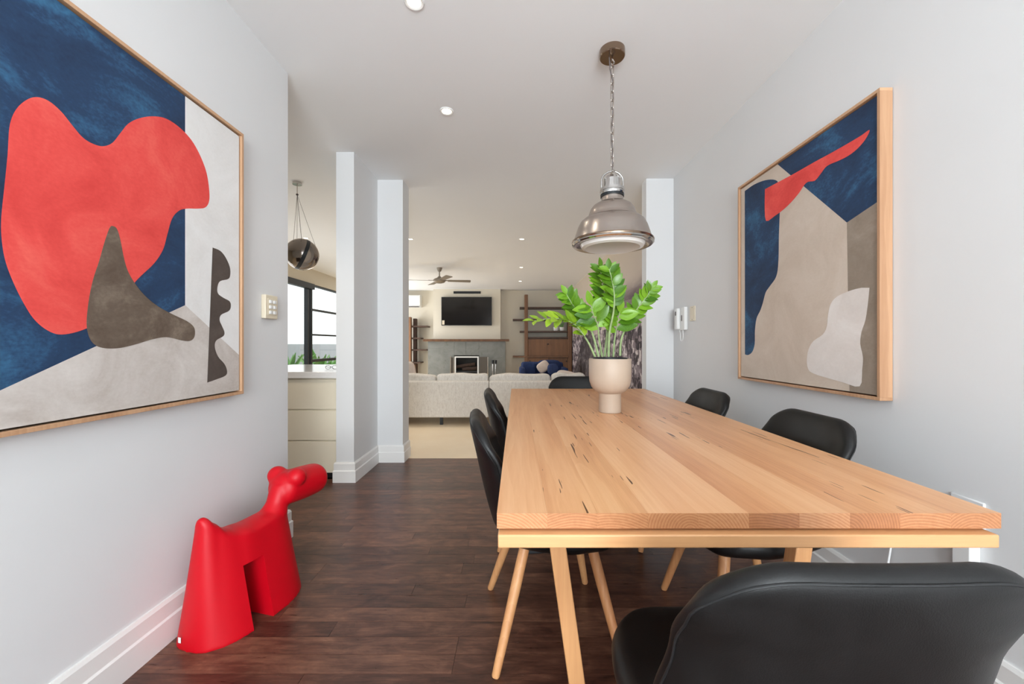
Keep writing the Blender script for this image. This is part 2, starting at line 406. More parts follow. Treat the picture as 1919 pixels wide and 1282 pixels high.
# floors: dark boards in the dining room, cream floor beyond
fl = struct('floor', MB().box(-2.9, XR+0.1, -3.5, 3.925, -0.06, -0.012), M['dark'], 'dark stained timber strip floor of the dining area')
def board_mesh(L, W): return mesh_of(MB().box(0, L, 0, W-0.0012, -0.014, 0.0), M['floor'])
PW = 0.0855; lens = [0.7, 0.95, 1.2, 1.5, 1.85]; bm_cache = {}
row = 0; y = 3.925-PW
while y > -0.75:
    x = (-2.4 if 2.32 < y+PW and y < 3.30 else XL-0.0) ; xe = XR
    first = True
    while x < xe-0.002:
        L = random.choice(lens)
        if first: L = random.choice([0.35, 0.6, 0.85, 1.1, 1.4]); first = False
        if x+L > xe-0.12: L = xe-x
        L = round(L, 3)
        k = L
        if k not in bm_cache: bm_cache[k] = board_mesh(L-0.0012, PW)
        b = bpy.data.objects.new('plank', bm_cache[k]); COL.objects.link(b); b.parent = fl; b.location = (x, y, 0); x += L
    y -= PW; row += 1
struct('floor_living', MB().box(XK-0.2, XM+0.2, 3.925, YB+0.1, -0.06, 0.0).box(XK-0.2, -2.9, 0.9, 3.925, -0.06, 0.0), M['cream'], 'cream floor of the living area beyond the opening')

# walls
struct('wall_left', MB().box(XL-0.145, XL, -3.4, 2.31, 0, CEIL), M['wall'], 'white wall on the left carrying the large print')
struct('wall_left_pier', MB().prism([(XL-0.145,3.25),(XL,3.25),(XL,3.80),(-1.08,3.80),(-1.08,4.01),(XL-0.145,4.01)], 0, CEIL), M['wall'], 'white L-shaped pier between kitchen and living openings')
struct('wall_right', MB().box(XR, XR+0.15, -3.4, 3.77, 0, CEIL), M['wall'], 'white wall on the right carrying the smaller print')
struct('wall_right_pier', MB().box(1.222, XR+0.15, 3.77, 3.90, 0, CEIL), M['wall'], 'narrow white pier at the end of the right wall')
struct('wall_rear', MB().box(XL-0.145, -1.05, -3.55, -3.4, 0, CEIL).box(1.25, XR+0.15, -3.55, -3.4, 0, CEIL).box(-1.05, 1.25, -3.55, -3.4, 0, 0.35).box(-1.05, 1.25, -3.55, -3.4, 2.48, CEIL), M['wall'])
struct('ceiling', MB().box(XK-0.2, XM+0.2, -3.6, YB+0.2, CEIL, CEIL+0.1), M['ceil'], 'flat white ceiling running through to the living room')
struct('wall_living_right', MB().box(XM, XM+0.15, 3.90, YB+0.15, 0, CEIL), M['beige'])
tag(obj('city_mural', MB().box(XM-0.003, XM, 4.05, YB, 0.0, CEIL), M['mural'], world=True), 'large printed city skyline mural covering the living room side wall', 'mural')
struct('wall_back', MB().box(XK-0.2, XM+0.2, YB, YB+0.15, 0, CEIL), M['beige'], 'beige rear wall of the living room')
YC = 11.35
struct('wall_chimney', MB().box(px(812,YC), px(938,YC), YC, YB, 0, CEIL), M['beige'], 'beige chimney breast holding the television')
struct('wall_kitchen_end', MB().box(XK-0.2, XL-0.145, 0.9, 1.0, 0, CEIL), M['wall'])
struct('wall_kitchen', MB().box(XK-0.15, XK, 1.0, YB, 2.375, CEIL).box(XK-0.15, XK, 1.0, 4.3, 0, 2.375).box(XK-0.15, XK, 11.0, YB, 0, 2.375), M['beige'], 'beige wall above the glazed kitchen doors')

# baseboards: two step profile swept along the foot of the walls (room on the right of the path)
PROF = [(0,0),(0.020,0),(0.020,0.092),(0.014,0.099),(0.014,0.150),(0.008,0.162),(0,0.162)]
def baseboard(name, path, label=None):
    n = len(path); P = [Vector((p[0],p[1],0)) for p in path]; dirs = [(P[i+1]-P[i]).normalized() for i in range(n-1)]
    nor = [Vector((d.y,-d.x,0)) for d in dirs]; mb = MB(); vs = []; fs = []
    for i in range(n):
        if i == 0: mit = nor[0]
        elif i == n-1: mit = nor[-1]
        else:
            s_ = nor[i-1]+nor[i]; mit = s_/max(1e-6, (s_.length_squared/2))
        for d, z in PROF: vs.append(P[i]+mit*d+Vector((0,0,z)))
    k = len(PROF)
    for i in range(n-1):
        for j in range(k):
            j2 = (j+1) % k; fs.append((i*k+j, (i+1)*k+j, (i+1)*k+j2, i*k+j2))
    fs.append(tuple(range(k))); fs.append(tuple((n-1)*k+j for j in range(k))[::-1])
    mb.add(vs, fs); return struct(name, mb, M['trim'], label)
baseboard('baseboard_left', [(XL,-3.4),(XL,2.31),(XL-0.145,2.31)], 'stepped white skirting along the left wall')
baseboard('baseboard_left_pier', [(XL-0.145,3.262),(XL-0.145,3.25),(XL,3.25),(XL,3.80),(-1.08,3.80),(-1.08,4.01)], 'stepped white skirting round the pier')
baseboard('baseboard_right', [(1.222,3.90),(1.222,3.77),(XR,3.77),(XR,-3.4)], 'stepped white skirting along the right wall')
baseboard('baseboard_living', [(XM,YB),(XM,3.91)])

# glazed kitchen doors in the side wall
wn = struct('window_1', MB().box(XK-0.10, XK-0.02, 4.3, 4.37, 0, 2.375).box(XK-0.10, XK-0.02, 8.19, 8.235, 0, 2.29).box(XK-0.10, XK-0.02, 4.37, 8.235, 0.0, 0.06).box(XK-0.10, XK-0.02, 4.3, 11.0, 2.34, 2.375), M['black'], 'black framed sliding glass doors of the kitchen')
obj('door_head', MB().box(XK-0.09, XK+0.02, 4.4, 8.40, 2.26, 2.375), M['black'], wn, bevel=0.006)
obj('pane', MB().box(XK-0.065, XK-0.059, 4.37, 8.19, 0.06, 2.27), M['glass'], wn)
obj('stile', MB().box(XK-0.10, XK-0.02, 8.315, 8.375, 0, 2.34), M['black'], wn)
obj('stile', MB().box(XK-0.10, XK-0.02, 10.93, 11.0, 0, 2.34), M['black'], wn)
for za, zb in ((1.825,1.865),(1.30,1.335),(0.74,0.80),(0.0,0.07)):
    obj('glazing_bar', MB().box(XK-0.095, XK-0.03, 8.375, 10.93, za, zb), M['black'], wn)
for za, zb in ((1.865,2.34),(1.335,1.825),(0.80,1.30),(0.07,0.74)):
    obj('pane', MB().box(XK-0.065, XK-0.059, 8.375, 10.93, za, zb), M['glass'], wn)
# unseen rear window behind the viewer, added as the fill lamp's opening
wr = struct('added_rear_window', MB().box(-1.05, 1.25, -3.52, -3.46, 0.35, 0.40).box(-1.05, 1.25, -3.52, -3.46, 2.43, 2.48).box(-1.05, -1.0, -3.52, -3.46, 0.4, 2.43).box(1.2, 1.25, -3.52, -3.46, 0.4, 2.43).box(0.075, 0.125, -3.52, -3.46, 0.4, 2.43), M['black'])
# outdoors
struct('ground_patio', MB().box(-14, XK-0.15, 2, 24, -0.08, -0.02), M['paving'])
struct('wall_garden', MB().box(-7.3, -7.1, 3, 24, -0.05, 1.12), M['outdoor_wall'], 'grey rendered garden wall outside the kitchen doors')
struct('garden_planter', MB().box(-7.1, -5.6, 5, 20, -0.05, 0.30), M['outdoor_wall'])
def agave(loc, r, label, seed):
    rn = random.Random(seed); t = thing('agave_plant', label, 'plant', loc, 0, 'spiky plants outside the kitchen doors')
    for k in range(17):
        a = k*2.4; el = 0.25+0.9*rn.random(); L = r*(0.8+0.4*rn.random()); mb = MB(); vs = []
        d = Vector((math.cos(a)*math.cos(el), math.sin(a)*math.cos(el), math.sin(el))); sd = Vector((-math.sin(a), math.cos(a), 0)); up = d.cross(sd)*-1
        for i, (f, wd) in enumerate(((0,0.05),(0.35,0.085),(0.7,0.06),(1.0,0.004))):
            p = d*L*f+Vector((0,0,-0.12*r*f*f))
            vs += [p-sd*wd*r, p+up*(-0.03*r), p+sd*wd*r, p+up*0.012*r]
        fs = []
        for i in range(3):
            for j in range(4): fs.append((i*4+j, i*4+(j+1) % 4, i*4+4+(j+1) % 4, i*4+4+j))
        fs.append((0,1,2,3)); fs.append((12,13,14,15)); mb.add(vs, fs); obj('leaf', mb, M['agave'], t, smooth=40)
agave((px(541,9.9), 9.9, 0.30), 0.78, 'green spiky plant seen through the left door pane', 3)
agave((px(598,11.6), 11.6, 0.30), 0.85, 'green spiky plant seen through the barred right pane', 5)
agave((px(618,12.6), 12.6, 0.30), 0.6, 'smaller spiky plant half hidden by the white pier', 6)

# ------------------------------------------------------------------ dining table
TX0, TX1, TY0, TY1, TZ = -0.0425, 1.046, 0.8636, 3.278, 0.755
tb = thing('dining_table', 'long blonde hardwood dining table with double edged top', 'table', ((TX0+TX1)/2, (TY0+TY1)/2, 0))
nb = 10; bw = (TX1-TX0)/nb; L = TY1-TY0
bme = mesh_of(MB().box(-bw/2+0.00008, bw/2-0.00008, -L/2, L/2, -0.033, 0), M['table'])
for k in range(nb):
    o = bpy.data.objects.new('board', bme); COL.objects.link(o); o.parent = tb
    o.location = (-(TX1-TX0)/2+bw*(k+0.5), 0, TZ)
    if k % 2: o.rotation_euler = (0,0,PI)
T = dict(parent=tb, world=True)
for ya_, yb_ in ((TY0+0.02, TY0+0.30), (TY1-0.30, TY1-0.02)): obj('spacer', MB().box(TX0+0.015, TX1-0.015, ya_, yb_, 0.716, 0.722), M['rail'], **T)
obj('end_rail', MB().box(TX0+0.003, TX1-0.024, 0.846, 0.892, 0.688, 0.7162), M['rail'], bevel=0.003, **T)
obj('end_rail', MB().box(TX0+0.003, TX1-0.024, TY1-0.028, TY1+0.018, 0.688, 0.7162), M['rail'], bevel=0.003, **T)
for xs in (0.10, 0.86): obj('side_rail', MB().box(xs, xs+0.045, 0.892, TY1-0.028, 0.69, 0.7162), M['rail'], bevel=0.003, **T)
def plank_leg(xt, xb, y0):
    wd = 0.05; dp = 0.05; vs = []
    for x, z in ((xb, 0.0), (xt, 0.705)):
        vs += [(x-wd/2,y0,z),(x+wd/2,y0,z),(x+wd/2,y0+dp,z),(x-wd/2,y0+dp,z)]
    return MB().add(vs, [(0,3,2,1),(4,5,6,7),(0,1,5,4),(1,2,6,5),(2,3,7,6),(3,0,4,7)])
for y0 in (1.22, 2.86):
    obj('leg', plank_leg(0.098, 0.196, y0), M['leg'], bevel=0.003, **T)
    obj('leg', plank_leg(0.908, 0.81, y0), M['leg'], bevel=0.003, **T)
    obj('cross_rail', MB().box(0.12, 0.885, y0+0.05, y0+0.085, 0.655, 0.705), M['leg'], bevel=0.003, **T)

# ------------------------------------------------------------------ chairs
def make_chair():
    t = thing('dining_chair', '', 'chair')
    prof = catmull([(0.240,0.412),(0.20,0.420),(0.06,0.411),(-0.08,0.406),(-0.165,0.428),(-0.205,0.50),(-0.232,0.60),(-0.258,0.71),(-0.290,0.845)], 8)
    cum = [0.0]
    for a, b in zip(prof[:-1], prof[1:]): cum.append(cum[-1]+(b-a).length)
    tot = cum[-1]
    def P(s):
        d = max(0, min(1, s))*tot
        for i in range(len(cum)-1):
            if d <= cum[i+1]+1e-9:
                f = (d-cum[i])/(cum[i+1]-cum[i]); return prof[i].lerp(prof[i+1], f)
        return prof[-1]
    def Nrm(s):
        a = P(max(0, s-0.03)); b = P(min(1, s+0.03)); d = (b-a).normalized(); return Vector((d.y, -d.x))
    def W(s): return interp([0,0.22,0.45,0.62,0.8,1.0], [0.228,0.252,0.254,0.242,0.233,0.222], s)
    def C(s): return interp([0,0.2,0.45,0.62,0.80,0.92,1.0], [0.0,0.02,0.075,0.085,0.062,0.030,0.014], s)
    def TH(s): return interp([0,0.36,0.62,1.0], [0.088,0.088,0.054,0.046], s)
    def smin(a): q = max(0, (a-0.45)/0.55); return 0.13*(1-math.sqrt(max(0, 1-q*q)))
    def smax(a): q = max(0, (a-0.50)/0.50); return 1-0.125*(1-math.sqrt(max(0, 1-q*q)))
    def S(s, tt, side=0, extra=0.0):
        a = abs(tt); ss = smin(a)+(smax(a)-smin(a))*s
        p = P(ss); n = Nrm(ss); c = C(ss)*a**2.6
        k = 2.6*C(ss)*a**1.6/W(ss)*math.copysign(1, tt) if a > 1e-4 else 0
        l = math.hypot(k, 1); nx, nn = -k/l, 1/l
        off = side*(TH(ss)/2*math.sqrt(max(0, 1-a**11))*math.sqrt(max(0, 1-abs(2*s-1)**34))+extra)
        q = p+n*(c+off*nn)
        return Vector((W(ss)*tt+off*nx, q.x, q.y))
    ns, ntt = 56, 34; vs = []; fs = []
    def par(k, n, e):
        x = -1+2*k/n; return math.copysign(1-(1-abs(x))**e, x) if e != 1 else x
    for side in (1, -1):
        for i in range(ns+1):
            for j in range(ntt+1):
                vs.append(S((par(i,ns,2.2)+1)/2, par(j,ntt,2.2), side))
    m = (ns+1)*(ntt+1)
    for b in (0, m):
        for i in range(ns):
            for j in range(ntt):
                a = b+i*(ntt+1)+j; fs.append((a, a+1, a+ntt+2, a+ntt+1))
    mb = MB().add(vs, fs)
    sh = obj('shell', mb, M['leather'], t, smooth=180)
    path = []
    for s_ in [0.34+0.640*k/24 for k in range(25)]: path.append(S(s_, -0.966, -1, 0.0006))
    for k in range(1, 24): path.append(S(0.989, -0.966+1.932*k/24, -1, 0.0006))
    for s_ in [0.980-0.640*k/24 for k in range(25)]: path.append(S(s_, 0.966, -1, 0.0006))
    path = catmull(path[::2], 3)
    obj('piping', MB().tube(path, 0.0020, 6), M['leather_dark'], sh, smooth=60)
    obj('seat_plate', MB().box(-0.13, 0.13, -0.12, 0.15, 0.345, 0.372), M['black'], t, bevel=0.006)
    for sx in (-1, 1):
        for sy in (-1, 1):
            top = Vector((sx*0.135, 0.02+sy*0.125, 0.375)); bot = Vector((sx*0.245, 0.005+sy*0.222, 0.0))
            pts = [top.lerp(bot, f) for f in (0, 0.3, 0.6, 0.9, 0.985, 1.0)]
            obj('leg', MB().tube(pts, [0.0195, 0.0192, 0.0172, 0.0148, 0.0140, 0.0115], 14), M['leg'], t, smooth=50)
    return t
ch0 = make_chair(); ch0['group'] = 'black leather dining chairs'
spots = [((0.460, 0.782), 0.0, 'black leather chair in the foreground at the near table end, seen from behind'),
         ((0.120, 1.61), -PI/2+0.10, 'black leather chair on the left of the table, nearer the red toy'),
         ((0.112, 2.41), -PI/2+0.05, 'black leather chair on the left of the table, nearer the sofa'),
         ((0.900, 1.585), PI/2, 'black leather chair on the right, below the smaller framed print'),
         ((0.895, 2.40), PI/2, 'black leather chair on the right, nearer the wall intercom'),
         ((0.50, 3.135), PI, 'black leather chair at the far table end behind the plant pot')]
for i, ((x, y), rz, lab) in enumerate(spots):
    c = ch0 if i == 0 else copy_tree(ch0)
    c.location = (x, y, 0); c.rotation_euler = (0, 0, rz); c['label'] = lab

# ------------------------------------------------------------------ pot with ZZ plant
PX, PY = 0.502, 2.15
pot = thing('potted_plant', 'leafy green potted plant in a beige footed pot on the table', 'plant', (PX, PY, TZ))
obj('pot', MB().lathe([(0.0,0.0),(0.055,0.0),(0.059,0.004),(0.058,0.095),(0.060,0.103),(0.080,0.113),(0.098,0.135),(0.109,0.165),(0.1115,0.20),(0.1115,0.285),(0.1095,0.288),(0.106,0.285),(0.105,0.262),(0.0,0.262)], 64), M['pot'], pot, smooth=40)
obj('nursery_pot', MB().lathe([(0.088,0.25),(0.092,0.292),(0.089,0.293),(0.085,0.272),(0.0,0.272)], 48), M['black'], pot, smooth=40)
obj('soil', MB().lathe([(0.0,0.280),(0.06,0.279),(0.0855,0.276)], 40, cap=False), M['soil'], pot, smooth=80)
def zc(x, y, dy): # crop coords -> local position in the pot's plane
    u = 980+x/6.104; v = 480+y/6.104
    return Vector(((u-968)/F*(PY+dy)-PX, dy, pz(v, PY+dy)-TZ))
def leaf_mesh(L, Wd, curl):
    vs = []; fs = []
    prof = [(0,0.04),(0.12,0.45),(0.32,0.92),(0.5,1.0),(0.7,0.82),(0.88,0.42),(1.0,0.02)]
    for f, wq in prof:
        z = -curl*L*f*f; hw = Wd/2*wq
        vs += [(-hw, L*f, z+0.22*hw), (0, L*f, z), (hw, L*f, z+0.22*hw)]
    for i in range(len(prof)-1):
        for j in range(2): a = i*3+j; fs.append((a, a+1, a+4, a+3))
    me = mesh_of(MB().add(vs, fs), None); me.shade_smooth(); return me
leaf_src = {}
def leaf_of(kind, mat):
    if (kind, mat) not in leaf_src:
        me = leaf_mesh(1.0, 0.46+0.05*kind, 0.10+0.08*kind); me.materials.append(M[mat]); leaf_src[(kind, mat)] = me
    return leaf_src[(kind, mat)]
def stem(pts, r, start, nleaf, size, mat='leaf', seed=0, spread=0.95, face=(0,-1,0.25)):
    rn = random.Random(seed)
    P = catmull([zc(*p) for p in pts], 8); n = len(P)
    st = obj('stem', MB().tube(P, [r*(1-0.72*i/(n-1)) for i in range(n)], 8), M['stem'], pot, smooth=80)
    fc = Vector(face).normalized()
    for k in range(nleaf):
        f = start+(1-start)*(k/(nleaf-1))
        x = f*(n-1); i = min(int(x), n-2); p = P[i].lerp(P[i+1], x-i); tg = (P[i+1]-P[i]).normalized()
        sd = tg.cross(fc); sd.normalize(); sg = 1 if k % 2 else -1
        if k == nleaf-1: ang = 0.1
        else: ang = spread*(0.85+0.3*rn.random())
        d = tg*math.cos(ang)+sd*sg*math.sin(ang)+fc*(rn.random()*0.75-0.08); d.normalize()
        up = (fc+Vector((rn.uniform(-.5,.5), 0, rn.uniform(-.1,.6)))-d*fc.dot(d)); xa = d.cross(up); xa.normalize(); up = xa.cross(d)
        Lf = size*(0.72+0.4*math.sin(PI*min(1, 0.25+0.7*(f-start)/(1-start)))+0.12*rn.random())
        o = bpy.data.objects.new('leaf', leaf_of(k % 3, mat)); COL.objects.link(o); o.parent = st
        Mx = Matrix(((xa.x, d.x, up.x, p.x),(xa.y, d.y, up.y, p.y),(xa.z, d.z, up.z, p.z),(0,0,0,1)))
        o.matrix_local = Mx @ Matrix.Diagonal((Lf, Lf, Lf, 1))
stem([(825,1150,-.03),(760,1010,-.03),(700,915,-.03),(610,800,-.04),(490,735,-.06),(330,715,-.08),(130,740,-.10)], 0.0062, 0.30, 24, 0.070, 'leaf_y', 1, 0.9, (0.05,-0.55,0.85))
stem([(865,1150,-.01),(800,900,.0),(740,780,.01),(650,660,.01),(560,540,.0),(500,440,-.01)], 0.0068, 0.48, 18, 0.068, 'leaf', 2, 0.85)
stem([(980,1150,-.02),(990,880,-.03),(1035,640,-.05),(1045,450,-.06),(1015,260,-.06),(985,150,-.06)], 0.0075, 0.45, 24, 0.066, 'leaf', 3, 0.95)
stem([(935,1150,.03),(965,850,.03),(960,600,.02),(925,380,.02),(885,150,.02)], 0.0075, 0.34, 26, 0.082, 'leaf', 4, 0.95)
stem([(1110,1140,.0),(1125,960,.0),(1195,780,.01),(1300,610,.01),(1410,470,.0),(1470,370,-.01)], 0.0072, 0.40, 20, 0.066, 'leaf', 5, 0.85)
stem([(1035,1150,.03),(1050,940,.02),(1085,760,.0),(1105,640,-.01)], 0.0062, 0.45, 9, 0.098, 'leaf', 6, 1.15)
stem([(905,1150,.02),(870,940,.0),(855,790,-.02),(800,650,-.03),(775,560,-.03)], 0.0062, 0.42, 13, 0.098, 'leaf', 7, 1.15)

# ------------------------------------------------------------------ industrial pendant over the table
LX, LY = 0.508, 2.125
pl = thing('pendant_lamp', 'brushed metal industrial pendant lamp hanging on a chain above the table', 'lamp', (LX, LY, CEIL))
K = dict(parent=pl)
def zr(h): return h-CEIL
obj('canopy', MB().lathe([(0,0),(0.066,0),(0.0665,-0.004),(0.0665,-0.034),(0.063,-0.038),(0.0,-0.036)], 48), M['bronze'], smooth=40, **K)
obj('hook', MB().tube(catmull([(0,0,-0.03),(0,0,-0.05),(0.012,0,-0.062),(0,0,-0.075),(-0.010,0,-0.064)], 4), 0.003, 6), M['nickel'], smooth=60, **K)
ch = obj('chain', MB().tube([(-0.016,0.0,-0.036),(-0.012,0,-0.10),(0.004,0.004,-0.16),(0.004,-0.004,-0.30),(-0.004,0.004,-0.44),(0.003,-0.003,-0.58),(0,0,zr(2.04))], 0.0028, 6), M['grey_plastic'], smooth=60, **K)
lk = []
for k in range(16):
    a = 2*PI*k/16; lk.append((0.0095*math.cos(a), 0, 0.0135*math.sin(a)+(0.0125 if math.sin(a) > 0 else -0.0125)))
lme = mesh_of(MB().tube(lk, 0.0026, 6, closed=True), M['nickel'], 80)
zz = -0.070; k = 0
while zz > zr(2.045):
    o = bpy.data.objects.new('link', lme); COL.objects.link(o); o.parent = ch; o.location = (0,0,zz); o.rotation_euler = (0,0,0.5+(k % 2)*PI/2); zz -= 0.0435; k += 1
zb = zr(1.648)
obj('cage', MB().tube([(0.0575*math.cos(a),0,zr(1.985)+0.052*math.sin(a)) for a in [PI*i/14 for i in range(15)]], 0.0055, 8)
    .tube([(0,0.0575*math.cos(a),zr(1.985)+0.052*math.sin(a)) for a in [PI*i/14 for i in range(15)]], 0.0045, 8)
    .tube([(0.0575,0,zr(1.985)),(0.0575,0,zr(1.925))], 0.0055, 8).tube([(-0.0575,0,zr(1.985)),(-0.0575,0,zr(1.925))], 0.0055, 8)
    .tube([(0,0.0575,zr(1.985)),(0,0.0575,zr(1.925))], 0.0045, 8).tube([(0,-0.0575,zr(1.985)),(0,-0.0575,zr(1.925))], 0.0045, 8), M['chrome'], smooth=60, **K)
obj('lamp_holder', MB().lathe([(0,zr(2.015)),(0.030,zr(2.012)),(0.044,zr(1.995)),(0.046,zr(1.94)),(0.046,zr(1.92))], 12, cap=False), M['chrome'], smooth=20, **K)
obj('collar', MB().lathe([(0.050,zr(1.945)),(0.063,zr(1.944)),(0.064,zr(1.930)),(0.060,zr(1.928)),(0.060,zr(1.922)),(0.064,zr(1.920)),(0.063,zr(1.912)),(0.050,zr(1.910))], 40), M['chrome'], smooth=40, **K)
obj('gasket', MB().lathe([(0.05,zr(1.912)),(0.061,zr(1.910)),(0.061,zr(1.900)),(0.05,zr(1.899))], 40), M['black'], smooth=40, **K)
sh = obj('shade', MB().lathe([(0.057,zr(1.912)),(0.0575,zr(1.878)),(0.060,zr(1.873)),(0.078,zr(1.867)),(0.100,zr(1.853)),(0.113,zr(1.836)),(0.122,zr(1.812)),(0.128,zr(1.792)),(0.132,zr(1.788)),(0.150,zr(1.781)),(0.167,zr(1.766)),(0.181,zr(1.738)),(0.193,zr(1.702)),(0.204,zr(1.668)),(0.209,zr(1.660)),(0.206,zr(1.661)),(0.190,zr(1.705)),(0.17,zr(1.745)),(0.12,zr(1.775))], 72, cap=False), M['nickel'], smooth=35, **K)
obj('rim', MB().lathe([(0.204,zr(1.668)),(0.2115,zr(1.668)),(0.2135,zr(1.662)),(0.2115,zr(1.656)),(0.204,zr(1.656))], 72, cap=False), M['bronze'], sh, smooth=40)
obj('reflector', MB().lathe([(0.2105,zr(1.657)),(0.2125,zr(1.650)),(0.205,zr(1.643)),(0.186,zr(1.645)),(0.165,zr(1.655))], 72, cap=False), M['chrome'], sh, smooth=40)
obj('diffuser', MB().lathe([(0.166,zr(1.660)),(0.168,zr(1.648)),(0.160,zr(1.634)),(0.142,zr(1.628)),(0.138,zr(1.630)),(0.0,zr(1.630))], 72), M['opal'], pl, smooth=30)

# ------------------------------------------------------------------ recessed downlights
M['lampglow'] = emit('downlight_lens', (255,236,206), 9.0)
dl_ring = mesh_of(MB().lathe([(0.030,-0.001),(0.033,-0.004),(0.042,-0.006),(0.046,-0.003),(0.047,0.0)], 32, cap=False), M['white_plastic'], 40)
dl_lens = mesh_of(MB().lathe([(0.0,-0.0025),(0.032,-0.0025),(0.032,-0.0005),(0.0,-0.0005)], 32), M['lampglow'])
def downlight(x, y, label, power=7):
    t = thing('downlight', label, 'light', (x, y, CEIL), 0, 'recessed ceiling downlights')
    for nm, me in (('trim_ring', dl_ring), ('lens', dl_lens)):
        o = bpy.data.objects.new(nm, me); COL.objects.link(o); o.parent = t
    l = bpy.data.lights.new('downlight_beam', 'SPOT'); l.energy = power; l.color = (1.0,0.89,0.75); l.spot_size = math.radians(120); l.spot_blend = 0.8; l.shadow_soft_size = 0.03
    o = bpy.data.objects.new('downlight_beam', l); COL.objects.link(o); o.parent = t; o.location = (0,0,-0.012)
for u, v, lab in ((776,3,'glowing downlight cut off by the top edge of the photo'), (837,208,'glowing downlight in the dining ceiling left of the pendant'),
                  (769,448,'small downlight just right of the white pier'), (978,448,'nearest of three small downlights in a row in the living room'),
                  (977,501,'middle of three small downlights in a row in the living room'), (975,527,'farthest of three small downlights in a row in the living room'),
                  (573,446,'downlight glowing behind the smoked kitchen globe')):
    y = (CEIL-EYE)*F/(645-v); downlight(px(u,y), y, lab, 6 if v < 300 else 28)

downlight(-2.05, 2.45, 'added downlight, out of view behind the left wall, lighting the kitchen drawers', 56)  # extra unseen lamp, added to brighten the drawer fronts

# ------------------------------------------------------------------ framed prints
def trace_l(u, v, X): y = -X*F/(968-u); return (y, pz(v, y))
def trace_r(u, v, X): y = X*F/(u-968); return (y, pz(v, y))
def paint(name, pts, X, mat, parent, smooth=True, sgn=1):
    P = [Vector((X, p[0], p[1])) for p in pts]
    if smooth: P = catmull(P, 5, closed=True)
    n = len(P); d = 0.0004*sgn
    # a thin layer of print: front face and edge
    vs = [p for p in P]+[p-Vector((d,0,0)) for p in P]
    mb = MB().add(vs, [tuple(range(n))]+[(i,(i+1) % n,(i+1) % n+n,i+n) for i in range(n)])
    return obj(name, mb, mat, parent, world=True)
def frame(parent, Xf, Xb, y0, y1, z0, z1, fw, mat, sgn):
    xs = sorted((Xf, Xb)); g = 0.006
    for nm, b in (('frame_rail', (y0,y1,z1-fw,z1)), ('frame_rail', (y0,y1,z0,z0+fw)), ('frame_rail', (y0,y0+fw,z0+fw,z1-fw)), ('frame_rail', (y1-fw,y1,z0+fw,z1-fw))):
        obj(nm, MB().box(xs[0], xs[1], *b), mat, parent, world=True, bevel=0.001)
    Xc = Xf-0.010*sgn     # canvas face sits a little behind the rails
    bk = sorted((Xb, Xb+0.006*sgn)); obj('backing', MB().box(bk[0], bk[1], y0+fw, y1-fw, z0+fw, z1-fw), M['dark'], parent, world=True)
    cx = sorted((Xc, Xb+0.008*sgn)); ya, yb, za, zb = y0+fw+g, y1-fw-g, z0+fw+g, z1-fw-g
    return Xc, ya, yb, za, zb, cx
# left, larger print
pa = thing('framed_print', 'large abstract print with a red blob on navy in an oak frame', 'artwork', (XL, 1.36, 0.889), 0, 'framed abstract prints')
Y0, Y1, Z0, Z1 = 0.855, 1.864, 0.889, 2.097
Xc, ya, yb, za, zb, cx = frame(pa, -1.270, XL+0.002, Y0, Y1, Z0, Z1, 0.013, M['oak'], 1)
obj('canvas', MB().box(cx[0], cx[1], ya, yb, za, zb), M['p_navy'], pa, world=True)
tl = lambda u, v: trace_l(u, v, Xc)
c0 = tl(347,572); e1 = tl(0,732); sl = (e1[1]-c0[1])/(e1[0]-c0[0]); e2 = tl(455,672); s2 = (e2[1]-c0[1])/(e2[0]-c0[0])
zl = c0[1]+sl*(ya-c0[0]); zrr = c0[1]+s2*(yb-c0[0])
paint('white_field', [(c0[0],zb),(yb,zb),(yb,zrr),c0], Xc+0.0004, M['p_white'], pa, False)
paint('grey_floor_field', [c0,(yb,zrr),(yb,za),(ya,za),(ya,zl)], Xc+0.0004, M['p_grey'], pa, False)
red = [(2,410),(8,350),(14,290),(18,235),(30,205),(50,187),(70,182),(92,190),(115,210),(135,235),(155,258),(175,270),(193,274),(210,268),(225,250),(240,232),(260,222),(285,218),(310,222),(335,238),(358,262),(375,292),(387,325),(392,360),(391,379),(384,389),(370,391),(350,391),(335,395),(322,410),(313,440),(305,468),(288,494),(255,526),(215,575),(180,605),(150,620),(115,627),(90,620),(65,600),(45,570),(25,530),(10,490),(3,450)]
paint('red_shape', [tl(*p) for p in red], Xc+0.0008, M['p_red'], pa)
brown = [(205,427),(212,424),(219,430),(225,450),(232,485),(240,510),(255,535),(275,558),(300,577),(325,590),(350,602),(362,612),(365,622),(363,633),(355,639),(340,638),(312,632),(285,636),(255,645),(225,652),(200,653),(180,648),(168,635),(162,612),(163,585),(168,550),(175,520),(185,490),(195,455)]
paint('brown_shape', [tl(*p) for p in brown], Xc+0.0012, M['p_brown'], pa)
comb = catmull([Vector((a,b,0)) for a,b in [(398,464),(412,470),(422,482),(430,500),(431,515),(427,523),(412,527),(407,538),(408,550),(418,558),(430,565),(432,575),(428,583),(414,590),(411,600),(415,610),(420,622),(418,630),(405,638),(402,650),(408,668),(420,682),(425,695),(422,704),(405,711),(388,717)]], 4)
paint('comb_shape', [tl(p.x,p.y) for p in comb], Xc+0.0012, M['p_darkbrown'], pa, False)
